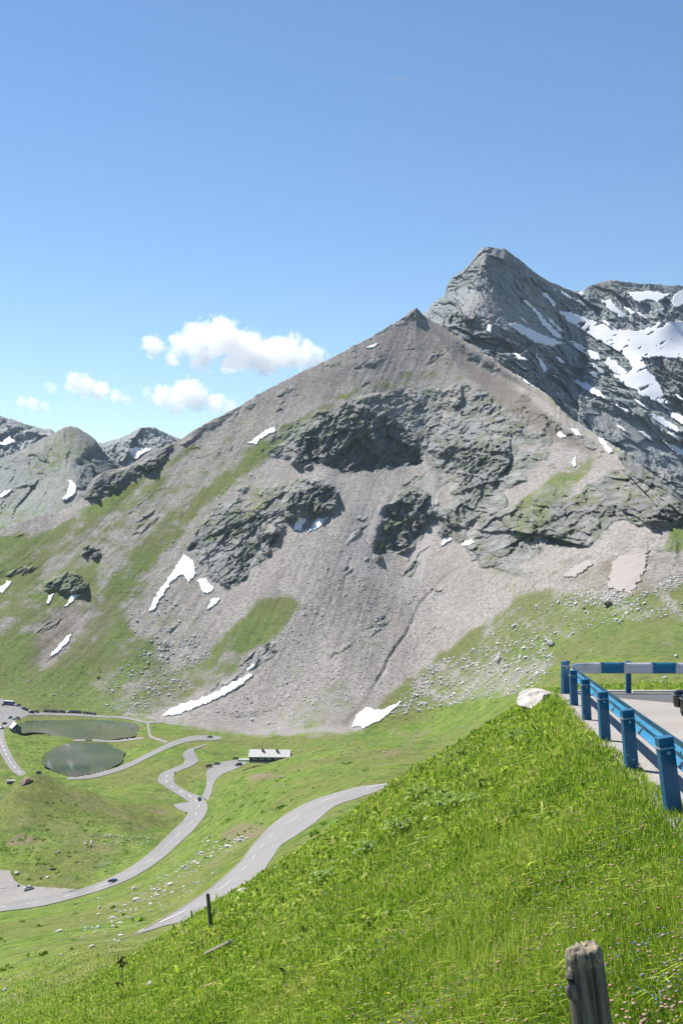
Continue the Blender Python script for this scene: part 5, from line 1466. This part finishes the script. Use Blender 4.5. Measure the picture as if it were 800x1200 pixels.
def bus():
    p = at(11, 826); root = empty('coach', p + UP, R(-22)); tag(root, 'blue coach with white roof parked at the top of the car park', 'bus')
    mb_ = simple('coach_blue', (.03, .08, .26), .3, coat=.5)
    b = MB(); b.box((0, 0, 1.5), (9.5, 2.5, 2.4), bevel=.12); b.build('body', mb_, root)
    b = MB(); b.box((0, 0, 2.95), (9.4, 2.46, .5), bevel=.15); b.build('roof', M_FRAME, root)
    b = MB(); b.box((0, 0, 2.1), (8.8, 2.56, .9), bevel=.03); b.build('window_band', M_CGLASS, root)
    b = MB(); b.box((-4.72, 0, 1.95), (.12, 2.2, 1.3), bevel=.03); b.build('windscreen', M_CGLASS, root)
    for x in (-3, 2.6):
        for y in (-1.12, 1.12):
            b = MB(); b.wheel((x, y, .48), .48, .3); b.build('wheel', M_TYRE, root)
bus()
def motorcycle(loc, rz, label, scale=1.0):
    root = empty('motorcycle', loc, rz); tag(root, label, 'motorcycle')
    black = simple('black_plastic', (.012, .012, .013), .32, coat=.5); pm = paint_mat('grey', CARCOL['grey'])
    for x, nm in ((-.75, 'front'), (.75, 'rear')):
        b = MB(); b.wheel((x, 0, .32), .32, .13); w = b.build('wheel', M_TYRE, root)
        b = MB(); b.disc((x, 0, .32), .19, .06); b.build('rim', M_RIM, w)
    b = MB(); b.tube([(-.75, -.09, .32), (-.5, -.09, .95)], .03); b.tube([(-.75, .09, .32), (-.5, .09, .95)], .03); b.build('fork', M_RIM, root)
    b = MB(); b.tube([(-.5, 0, .9), (-.1, 0, .6), (.3, 0, .5), (.75, 0, .34)], .045); b.tube([(-.45, 0, .85), (.2, 0, .75), (.7, 0, .72)], .035); b.build('frame', M_RIM, root)
    b = MB(); b.box((0, 0, .5), (.45, .34, .36), bevel=.06); b.build('engine', M_RIM, root)
    b = MB(); b.box((-.22, 0, .88), (.5, .32, .26), bevel=.09); b.build('tank', pm, root)
    b = MB(); b.box((.3, 0, .84), (.65, .28, .12), bevel=.05); b.build('seat', black, root)
    b = MB(); b.tube([(-.42, -.38, 1.1), (-.5, -.1, 1.02), (-.5, .1, 1.02), (-.42, .38, 1.1)], .018); b.build('handlebar', black, root)
    b = MB(); b.box((-.62, 0, .92), (.16, .26, .24), bevel=.05); b.build('headlight', M_LAMP, root)
    b = MB(); b.box((-.6, 0, 1.2), (.03, .36, .36), rx=0, ry=R(25), bevel=.01); b.build('windscreen', M_CGLASS, root)
    for y in (-.3, .3):
        b = MB(); b.box((.92, y, .5), (.46, .22, .42), bevel=.1); c = b.build('pannier', black, root)
        l = MB(); l.box((.92, y, .6), (.465, .225, .02), bevel=.004); l.build('lid_seam', M_RIM, c)
    b = MB(); b.box((.66, 0, 1.02), (.38, .42, .3), bevel=.09); b.build('top_case', black, root)
    b = MB(); b.tube([(.1, .16, .34), (.75, .2, .42)], [.035, .05]); b.build('exhaust', M_RIM, root)
    root.scale = (scale,) * 3
    return root
mp_ = Vector(((851 - CU) / F * 27.5, 27.5, road_z(27.5) + .03))
motorcycle((mp_.x + .02, 27.6, mp_.z), R(180), 'black touring motorcycle standing at the right picture edge inside the rail')
for u, v, l, A in ((205, 907.2, 'motorcycle on the bend of the valley road above the junction', A_low), (218, 954.5, 'motorcycle standing at the edge of the paved bay', A_low)):
    p = at(u, v); motorcycle(p + UP, dirz(A, p), l, 1.0)

# people, small in the car park and the riders
def person_mesh(name, kind='stand'):
    bm = bmesh.new(); J = {}
    if kind == 'stand':
        pts = dict(pel=(0,0,.95), ch=(0,0,1.35), nk=(0,0,1.5), hd=(0,0,1.66), ht=(0,0,1.78), sl=(-.19,0,1.42), el=(-.25,.02,1.12), hl=(-.24,-.06,.86), sr=(.19,0,1.42), er=(.25,.02,1.12), hr=(.24,-.06,.86),
                   ll=(-.1,0,.88), kl=(-.11,-.02,.5), al=(-.11,.02,.08), tl=(-.11,-.14,.04), lr=(.1,0,.88), kr=(.12,-.03,.5), ar=(.13,.02,.08), tr=(.14,-.14,.04))
    else:
        pts = dict(pel=(0,0,.95), ch=(0,-.18,1.32), nk=(0,-.24,1.45), hd=(0,-.27,1.6), ht=(0,-.28,1.74), sl=(-.2,-.18,1.38), el=(-.3,-.35,1.15), hl=(-.36,-.66,1.1), sr=(.2,-.18,1.38), er=(.3,-.35,1.15), hr=(.36,-.66,1.1),
                   ll=(-.13,0,.9), kl=(-.22,-.38,.72), al=(-.2,-.05,.4), tl=(-.2,-.2,.36), lr=(.13,0,.9), kr=(.22,-.38,.72), ar=(.2,-.05,.4), tr=(.2,-.2,.36))
    rad = dict(pel=.15, ch=.17, nk=.06, hd=.105, ht=.08, sl=.07, el=.05, hl=.04, sr=.07, er=.05, hr=.04, ll=.09, kl=.065, al=.045, tl=.04, lr=.09, kr=.065, ar=.045, tr=.04)
    V = {k: bm.verts.new(p) for k, p in pts.items()}; ks = list(pts)
    for a, b in (('pel','ch'),('ch','nk'),('nk','hd'),('hd','ht'),('ch','sl'),('sl','el'),('el','hl'),('ch','sr'),('sr','er'),('er','hr'),('pel','ll'),('ll','kl'),('kl','al'),('al','tl'),('pel','lr'),('lr','kr'),('kr','ar'),('ar','tr')):
        bm.edges.new((V[a], V[b]))
    me = bpy.data.meshes.new(name); bm.to_mesh(me); bm.free()
    o = bpy.data.objects.new('tmp', me); col.objects.link(o)
    o.modifiers.new('s', 'SKIN'); o.modifiers.new('d', 'SUBSURF').levels = 1
    if not me.skin_vertices: 
        bmm = bmesh.new(); bmm.from_mesh(me); bmm.verts.layers.skin.verify(); bmm.to_mesh(me); bmm.free()
    for i, k in enumerate(ks):
        me.skin_vertices[0].data[i].radius = (rad[k], rad[k]); me.skin_vertices[0].data[i].use_root = (k == 'pel')
    dg = bpy.context.evaluated_depsgraph_get(); dg.update()
    out = bpy.data.meshes.new_from_object(o.evaluated_get(dg)); out.name = name
    bpy.data.objects.remove(o); bpy.data.meshes.remove(me)
    skin = simple('skin', (.42, .26, .19), .6); cloth = None
    return out
def person(mesh, loc, rz, top, legs, label):
    me = mesh.copy(); o = link('person', me, [simple('shirt', top, .85), simple('trousers', legs, .85), simple('skin', (.42, .26, .19), .6), simple('hair', (.04, .025, .015), .7)])
    for p in me.polygons:
        z = p.center.z; y = p.center.y
        p.material_index = 3 if z > 1.68 else 2 if z > 1.47 else (2 if abs(p.center.x) > .2 and z < .93 and z > .7 and 'pants' == '' else (0 if z > .92 else 1)); p.use_smooth = True
    o.location = loc; o.rotation_euler = (0, 0, rz); return tag(o, label, 'person')
PM, PS = person_mesh('person_body'), person_mesh('rider_body', 'sit')
for u, v, t_, lg, l in ((7.5,835,(.1,.1,.25),(.05,.05,.07),'person in a dark blue top standing in the car park below the bus'),(15,833,(.5,.48,.45),(.06,.08,.15),'person in a light top walking across the car park'),(3,838,(.35,.05,.04),(.03,.03,.03),'person in a red top at the car park edge'),
                        (24,848.8,(.5,.5,.5),(.05,.05,.06),'person in a grey top at the lake shore beside the small house')):
    person(PM, at(u, v) + UP, random.uniform(0, 6), t_, lg, l)
p = at(205, 907.2); person(PS, p + UP + Vector((0, 0, .0)), dirz(A_low, p) - R(90), (.03, .03, .035), (.02, .02, .025), 'person in black riding the motorcycle on the valley road bend')

# ------------------------------------------------------------------ grass and flowers on the near meadow
def blade_mat():
    m, nt, out = new_mat('grass_blades'); k = NT(nt)
    t_ = k.attr('tone')
    c = k.ramp(t_, [(.0, (.040, .092, .008)), (.3, (.150, .270, .013)), (.55, (.305, .455, .032)), (.78, (.47, .565, .08)), (.93, (.42, .38, .15)), (1, (.48, .40, .22))])
    d = k.n('ShaderNodeBsdfPrincipled'); k.l(c, d.inputs['Base Color']); d.inputs['Roughness'].default_value = .6; d.inputs['Specular IOR Level'].default_value = .25
    tr = k.n('ShaderNodeBsdfTranslucent'); k.l(c, tr.inputs['Color'])
    mx = k.n('ShaderNodeMixShader'); mx.inputs[0].default_value = .38; k.l(d.outputs[0], mx.inputs[1]); k.l(tr.outputs[0], mx.inputs[2])
    k.l(mx.outputs[0], out.inputs[0]); return m
M_BLADE = blade_mat()
def scatter(n, u0, u1, v0, v1, ymax, seed):
    r = np.random.default_rng(seed)
    u = r.uniform(u0, u1, n); v = r.uniform(v0, v1, n)
    out = np.full((n, 3), np.nan)
    x = np.clip((u - UC[0]) / (UC[1] - UC[0]), 0, len(UC) - 2); c = np.round(x).astype(int)
    order = np.argsort(c); jmax = int(np.searchsorted(YY[:m0, 0], ymax))
    for cc in np.unique(c):
        idx = np.where(c == cc)[0]; m = land.M[:jmax, cc]; j = np.searchsorted(-m, -v[idx]); ok = (j > 0) & (j < jmax)
        jj = np.clip(j, 1, jmax - 1); a = VV[jj - 1, cc]; b = VV[jj, cc]; f = np.clip((a - v[idx]) / np.where(np.abs(a - b) < 1e-9, 1, a - b), 0, 1)
        Y = YY[jj - 1, cc] * (1 - f) + YY[jj, cc] * f
        P = np.stack([(u[idx] - CU) / F * Y, Y, (CV - v[idx]) / F * Y], 1); P[~ok] = np.nan
        out[idx] = P
    good = ~np.isnan(out[:, 0]); out = out[good]
    return out
def meadow_only(P):
    x, y = P[:, 0], P[:, 1]
    edge = rail_x(y) + .30 + .3 * fbm(x * .9, y * .6, 77, 3) - .38 * sstep(18, 27, y)
    return P[((x < edge) | (y > 39.2)) & (y > 5.5)]
def blades(P, hscale, wmin_px, seed, name, label, wide=1.0, tone_shift=0.0, spread=1.0):
    r = np.random.default_rng(seed); n = len(P)
    patch = fbm(P[:, 0] / 3.1, P[:, 1] / 3.1, 301, 4); patch2 = fbm(P[:, 0] / .8, P[:, 1] / .8, 302, 3)
    tone = np.clip(.47 + .26 * patch + .22 * patch2 + r.normal(0, .24, n) + tone_shift, 0, .9)
    olive = sstep(.0, .45, fbm(P[:, 0] / 2.3 + 9, P[:, 1] / 2.3, 305, 4) + .15 * sstep(24, 36, P[:, 1]))
    dry = r.random(n) < .03 + .22 * olive; tone[dry] = np.clip(r.normal(.90, .06, n)[dry], 0, 1)
    h = hscale * r.lognormal(0, .32, n) * (1 + .5 * np.clip(patch, -.7, 1)) * (1 + .6 * np.clip(patch2, -.6, 1))
    w = np.maximum(.006 * wide, wmin_px * P[:, 1] / 1186.0) * r.uniform(.7, 1.3, n)
    az = r.uniform(0, 2 * np.pi, n); fa = r.uniform(0, 2 * np.pi, n)
    lean = np.abs(r.normal(.25, .22, n)) * spread
    side = np.stack([np.cos(fa), np.sin(fa), np.zeros(n)], 1); ld = np.stack([np.cos(az), np.sin(az), np.zeros(n)], 1) + np.array((-.18, -.05, 0))
    up = np.array((0, 0, 1.0))
    p0 = P - up * .03; p1 = P + up * (h * .55)[:, None] + ld * (h * lean * .35)[:, None]; p2 = P + up * (h * np.clip(1 - lean * .5, .2, 1))[:, None] + ld * (h * lean)[:, None]
    hw = (w / 2)[:, None]
    V = np.stack([p0 - side * hw, p0 + side * hw, p1 + side * hw * .85, p1 - side * hw * .85, p2], 1).reshape(-1, 3)
    i = np.arange(n) * 5
    q = np.stack([i, i + 1, i + 2, i + 3], 1); t3 = np.stack([i + 3, i + 2, i + 4], 1)
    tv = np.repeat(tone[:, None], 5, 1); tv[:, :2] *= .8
    me = np_mesh(name, V, [q, t3], True, dict(tone=tv.ravel()))
    return tag(link(name, me, M_BLADE), label, 'grass', kind='stuff')
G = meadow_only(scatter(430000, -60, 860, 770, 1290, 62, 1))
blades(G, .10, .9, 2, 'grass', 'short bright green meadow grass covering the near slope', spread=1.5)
G2 = meadow_only(scatter(60000, -60, 860, 770, 1290, 62, 3))
keep = fbm(G2[:, 0] / 2.6, G2[:, 1] / 2.6, 311, 3) > .2
blades(G2[keep], .26, .7, 4, 'tall_grass', 'taller yellowish grass tufts standing in the near meadow', tone_shift=.16)
G3 = scatter(150000, -60, 480, 930, 1260, 180, 5); G3 = G3[(G3[:, 1] > 50) & (np.random.default_rng(8).random(len(G3)) < 1.1 - (G3[:, 1] - 50) / 75)]
G3 = G3[sample(road_soft, CU + F * G3[:, 0] / G3[:, 1], CV - F * G3[:, 2] / G3[:, 1]) < .1]
blades(G3, .13, 1.1, 6, 'grass', 'rough grass on the falling slope beyond the meadow edge', wide=2, tone_shift=.08)
# broad leaves among the grass
G4 = meadow_only(scatter(190000, -60, 860, 770, 1290, 50, 7)); keep = fbm(G4[:, 0] / 1.7, G4[:, 1] / 1.7, 321, 3) > -.12
blades(G4[keep], .075, 1.9, 8, 'leafy_herbs', 'broad leaved herbs mixed into the near grass', wide=3, tone_shift=.06, spread=3.2)

G5 = meadow_only(scatter(26000, 200, 720, 820, 1180, 48, 17)); G5 = G5[G5[:, 1] > 17]; keep = fbm(G5[:, 0] / 1.3, G5[:, 1] / 1.3, 331, 3) + .25 * sstep(20, 34, G5[:, 1]) > .22
blades(G5[keep], .16, 3.0, 9, 'leafy_herbs', 'clumps of broad bright leaves towards the meadow edge', wide=9, tone_shift=.1, spread=2.6)
def flower_mat(name, c):
    return simple(name, c, .7, scale=30, var=.2)
def flowers(name, P, rad, c, label, seed, hgt=.2, mass=True):
    r = np.random.default_rng(seed); vs, fs, off = [], [], 0
    bm = bmesh.new(); bmesh.ops.create_icosphere(bm, subdivisions=1, radius=1); co = np.array([tuple(v.co) for v in bm.verts]); fc = np.array([tuple(v.index for v in f.verts) for f in bm.faces]); bm.free()
    for p in P:
        s_ = rad * r.uniform(.6, 1.25); jit = co * (1 + r.uniform(-.3, .3, (len(co), 1)))
        vs.append(jit * s_ * np.array((1.15, 1.15, .6)) + p + np.array((r.normal(0, .03), r.normal(0, .03), hgt * r.uniform(.7, 1.3)))); fs.append(fc + off); off += len(co)
    me = np_mesh(name, np.concatenate(vs), np.concatenate(fs), True)
    return tag(link(name, me, flower_mat(name + '_petal', c)), label, 'flowers', kind='stuff')
def patchy(P, seed, thr, sc_=1.6): return P[fbm(P[:, 0] / sc_, P[:, 1] / sc_, seed, 3) > thr]
Fp = meadow_only(scatter(5200, 330, 860, 820, 1290, 40, 11))
flowers('clover_flowers', patchy(Fp, 401, .08)[:560], .0135, (.32, .18, .11), 'pinkish cream clover heads dotted through the near meadow', 1, .22)
Fb = meadow_only(scatter(5000, 330, 860, 820, 1290, 40, 12))
flowers('blue_flowers', patchy(Fb, 402, .27, 1.0)[:520], .010, (.13, .17, .28), 'tiny blue flowers in loose groups in the near meadow', 2, .2)
Fy = meadow_only(scatter(1200, 100, 860, 820, 1290, 45, 13))
flowers('yellow_flowers', patchy(Fy, 403, .2)[:110], .016, (.60, .45, .03), 'a few yellow flowers in the near meadow', 3, .2)
Fw = meadow_only(scatter(3000, 330, 860, 830, 1290, 40, 14))
flowers('seed_heads', patchy(Fw, 404, .15)[:420], .015, (.28, .22, .12), 'straw coloured seed heads above the near grass', 4, .28)

shrubs('low_shrubs', [([(-10,1000),(60,930),(150,960),(200,960),(120,1030),(-10,1030)], 170), ([(200,900),(330,870),(480,870),(560,850),(440,900),(330,960),(250,1000),(215,960)], 200), ([(0,1075),(140,1050),(260,985),(300,1000),(150,1095),(100,1150),(0,1160)], 24),
     ([(20,860),(55,862),(60,910),(25,905)], 40), ([(-10,760),(120,780),(180,760),(200,800),(140,838),(-10,815)], 150), ([(440,850),(640,700),(820,690),(820,790),(640,800),(520,860)], 260), ([(330,990),(380,950),(460,925),(480,930),(400,990),(340,1040)], 60)],
     'low shrubs and heather dotted over the valley turf', .42, 21)
# leafy plants on the crest
M_LEAF = None
def leaf_mat():
    m, nt, out = new_mat('broad_leaf'); k = NT(nt); tc = k.n('ShaderNodeTexCoord').outputs['Object']
    f = k.noise(tc, 5, 4, .6); c = k.ramp(f, [(.3, (.09, .17, .012)), (.6, (.20, .31, .025)), (.8, (.30, .40, .045))])
    d = k.n('ShaderNodeBsdfPrincipled'); k.l(c, d.inputs['Base Color']); d.inputs['Roughness'].default_value = .5
    tr = k.n('ShaderNodeBsdfTranslucent'); k.l(c, tr.inputs['Color']); mx = k.n('ShaderNodeMixShader'); mx.inputs[0].default_value = .35
    k.l(d.outputs[0], mx.inputs[1]); k.l(tr.outputs[0], mx.inputs[2]); k.l(mx.outputs[0], out.inputs[0]); return m
M_LEAF = leaf_mat()
def leafy(u, v, size, label, seed):
    p = at(u, v); r = random.Random(seed); V, Fq = [], []
    st = MB()
    for k in range(46):
        a = r.uniform(0, 6.28); el = r.uniform(.3, 1.4); L = size * r.uniform(.35, .75); base = Vector((r.gauss(0, .12), r.gauss(0, .12), 0)) * size * 2
        d = Vector((math.cos(a) * math.cos(el), math.sin(a) * math.cos(el), math.sin(el))); tip0 = base + d * L
        if k % 4 == 0: st.tube([base, base + d * L * .5 + Vector((0, 0, .02)), tip0], [.006, .005, .003], 5)
        side = d.cross(Vector((0, 0, 1))); side = side.normalized() if side.length > .01 else Vector((1, 0, 0))
        out = Vector((math.cos(a), math.sin(a), -.25)).normalized(); ll = size * r.uniform(.22, .4); ww = ll * r.uniform(.5, .8)
        k0 = len(V)
        for t, w in ((0, .1), (.25, .8), (.55, 1.0), (.82, .6), (1.0, .05)):
            c = tip0 + out * ll * t + Vector((0, 0, .25 * ll * math.sin(t * 2.6)))
            V += [c - side * ww * w / 2 + Vector((0, 0, .04 * size * w)), c, c + side * ww * w / 2 + Vector((0, 0, .04 * size * w))]
        for j in range(4):
            for q in (0, 1): s0 = k0 + j * 3 + q; Fq.append((s0, s0 + 1, s0 + 4, s0 + 3))
    root = empty('leafy_plant', p); tag(root, label, 'plant')
    link('foliage', np_mesh('foliage', np.array([tuple(x) for x in V]), np.array(Fq), True), M_LEAF, root)
    st.build('stem', M_LEAF, root)
leafy(533, 893, .55, 'broad leaved plant on the crest below the pale rock outcrop', 1)
leafy(519, 955, .75, 'largest dark leafy clump on the meadow edge', 2)
leafy(493, 935, .5, 'leafy plant at the very edge of the meadow above the near road end', 3)
leafy(470, 975, .5, 'bright leafy plant left of the largest clump', 4)
leafy(560, 945, .45, 'low leafy plant right of the largest clump', 5)
leafy(430, 1000, .45, 'leafy plant halfway down the meadow edge', 6)
leafy(608, 868, .5, 'leafy plant in the grass just under the outcrop', 7)
leafy(380, 1035, .5, 'lowest leafy plant on the meadow edge above the whitish boulder', 8)
def stalk():
    p = at(143, 1172); h = (1172 - 1122) / F * p.y; root = empty('dry_stalk', p); tag(root, 'tall dry plant stalk with brown seed heads in the lower left grass', 'plant')
    mt = simple('dry_stem', (.14, .12, .06), .9)
    b = MB(); b.tube([(0, 0, -.1), (.01, 0, h * .5), (-.01, 0, h * .95)], [.018, .014, .01], 6); b.build('stem', mt, root)
    hb = MB(); r = random.Random(2)
    for k in range(26):
        z = h * (.80 + .2 * r.random()); x, y = r.gauss(0, .05), r.gauss(0, .05); hb.tube([(x, y, z - .04), (x * 1.1, y * 1.1, z), (x, y, z + .04)], [.012, .028, .01], 6)
    for k in range(8):
        z = h * .38 + r.gauss(0, .03); x = -.1 + r.gauss(0, .04); hb.tube([(x, 0, z - .03), (x, 0, z + .03)], [.012, .024], 6)
    hb.build('seed_head', simple('seed_brown', (.09, .055, .025), .9), root)
stalk()

# ------------------------------------------------------------------ clouds and a vapour trail
def cloud(puffs, Y, label, seed, dens=.013, group='small white clouds above the left ridge'):
    """puffs: (u, v, radius in px); flat based heaps of vapour far behind the mountains"""
    C = np.array([((u - CU) / F * Y, Y + random.uniform(-.4, .4) * r / F * Y, (CV - v) / F * Y, r / F * Y) for u, v, r in puffs])
    lo = (C[:, :3] - C[:, 3:] * 1.35).min(0); hi = (C[:, :3] + C[:, 3:] * 1.35).max(0)
    b = MB(); b.box(Vector((lo + hi) / 2), tuple(hi - lo)); o = b.build('cloud', None)
    m, nt, out = new_mat('cloud_vapour'); k = NT(nt); p = k.pos()
    rm = float(C[:, 3].mean())
    d = None
    for x, y, z, r in C:
        sb = k.n('ShaderNodeVectorMath', operation='DISTANCE'); k.l(p, sb.inputs[0]); sb.inputs[1].default_value = (x, y, z)
        q = k.math('DIVIDE', k.math('SUBTRACT', sb.outputs['Value'], float(r)), rm)
        d = q if d is None else k.math('SMOOTH_MIN', d, q, .35)
    n1 = k.noise(p, 1.2 / rm, 9, .66)
    dd = k.math('ADD', k.math('MULTIPLY', d, -1.0), k.math('MULTIPLY', k.math('SUBTRACT', n1, .5), 3.3))
    fac = k.mapr(dd, -.03, .34)
    v = k.n('ShaderNodeVolumePrincipled'); v.inputs['Color'].default_value = (.99, .99, .99, 1); v.inputs['Anisotropy'].default_value = .6
    k.l(k.math('MULTIPLY', fac, dens), v.inputs['Density']); k.l(v.outputs[0], out.inputs['Volume'])
    o.data.materials.clear(); o.data.materials.append(m)
    return tag(o, label, 'cloud', group)
cloud([(212,404,16),(232,398,20),(258,395,24),(285,408,24),(312,418,22),(336,412,22),(358,418,18),(372,424,12),(240,422,16),(270,428,14),(200,418,10)], 9000, 'largest white cloud resting over the left ridge', 1)
cloud([(178,404,13),(185,406,9)], 9000, 'small round cloud left of the largest one', 2)
cloud([(190,464,14),(212,462,17),(232,466,16),(252,472,13),(222,452,12),(268,478,9),(172,460,7),(205,478,10)], 9000, 'white cloud below the largest one touching the ridge', 3)
cloud([(86,444,10),(100,452,13),(118,458,12),(135,464,9),(148,468,6),(84,452,9)], 9000, 'long drifting cloud above the far hills', 4)
cloud([(62,455,7),(56,451,5)], 9000, 'faint cloud scrap left of the long drifting one', 5, .008)
cloud([(27,471,8),(38,473,8),(52,476,6)], 9000, 'thin low cloud at the far left', 6, .013)
def trail():
    Y = 20000; a = Vector(((451 - CU) / F * Y, Y, (CV - 93) / F * Y)); b_ = Vector(((479 - CU) / F * Y, Y, (CV - 92.4) / F * Y))
    b = MB(); b.tube([a, a.lerp(b_, .3), a.lerp(b_, .8), b_], [3, 14, 11, 3], 10); o = b.build('vapour_trail', None)
    m, nt, out = new_mat('ice_vapour'); k = NT(nt); v = k.n('ShaderNodeVolumePrincipled'); v.inputs['Density'].default_value = .02; k.l(v.outputs[0], out.inputs['Volume'])
    o.data.materials.clear(); o.data.materials.append(m); tag(o, 'short white vapour trail high in the blue sky', 'vapour trail')
trail()

# ------------------------------------------------------------------ air
HAZE = 2.8e-5
b = MB(); b.box((0, 2750, 155), (9000, 5700, 1000)); hz = b.build('haze', None)
m, nt, out = new_mat('mountain_air'); k = NT(nt); v = k.n('ShaderNodeVolumePrincipled'); v.inputs['Density'].default_value = HAZE
v.inputs['Color'].default_value = (.62, .80, 1.0, 1); k.l(v.outputs[0], out.inputs['Volume'])
hz.data.materials.clear(); hz.data.materials.append(m); tag(hz, 'thin blue mountain air', kind='stuff')

# ------------------------------------------------------------------ light, sky, camera
SUN_EL, SUN_AZ = 53.0, -46.0        # azimuth from the view axis, negative to the left
w = bpy.data.worlds.new('World'); sc.world = w; w.use_nodes = True
nt = w.node_tree; bg = nt.nodes['Background']; st = nt.nodes.new('ShaderNodeTexSky')
st.sky_type = 'NISHITA'; st.sun_disc = False; st.sun_elevation = R(SUN_EL); st.sun_rotation = R(SUN_AZ)
st.altitude = 2300; st.air_density = 1.15; st.dust_density = .15; st.ozone_density = 2.5
hs = nt.nodes.new('ShaderNodeHueSaturation'); hs.inputs['Saturation'].default_value = 1.10; hs.inputs['Hue'].default_value = .5
nt.links.new(st.outputs[0], hs.inputs['Color']); nt.links.new(hs.outputs[0], bg.inputs[0]); bg.inputs[1].default_value = .082
sl = bpy.data.lights.new('sun', 'SUN'); sl.energy = 5.0; sl.angle = R(.5); sl.color = (1, .955, .89)
so = bpy.data.objects.new('sun', sl); col.objects.link(so)
sd_ = Vector((math.sin(R(SUN_AZ)) * math.cos(R(SUN_EL)), math.cos(R(SUN_AZ)) * math.cos(R(SUN_EL)), math.sin(R(SUN_EL))))
so.rotation_euler = (-sd_).to_track_quat('-Z', 'Y').to_euler(); so.location = (-60, 0, 80)
cam = bpy.data.cameras.new('camera'); co_ = bpy.data.objects.new('camera', cam); col.objects.link(co_)
cam.sensor_fit = 'VERTICAL'; cam.sensor_height = 36.0; cam.lens = 36.0 * F / 1200; cam.clip_start = .1; cam.clip_end = 60000
co_.location = (0, 0, 0); co_.rotation_euler = (R(90), 0, 0); sc.camera = co_
sc.view_settings.view_transform = 'Standard'; sc.view_settings.look = 'None'; sc.view_settings.exposure = 0.78; sc.view_settings.gamma = 1
sc.view_settings.use_curve_mapping = False
sc.cycles.volume_bounces = 20; sc.cycles.max_bounces = 20; sc.cycles.diffuse_bounces = 3; sc.cycles.glossy_bounces = 3; sc.cycles.transmission_bounces = 4; sc.cycles.transparent_max_bounces = 6
sc.cycles.use_denoising = True; sc.cycles.denoising_prefilter = 'NONE'
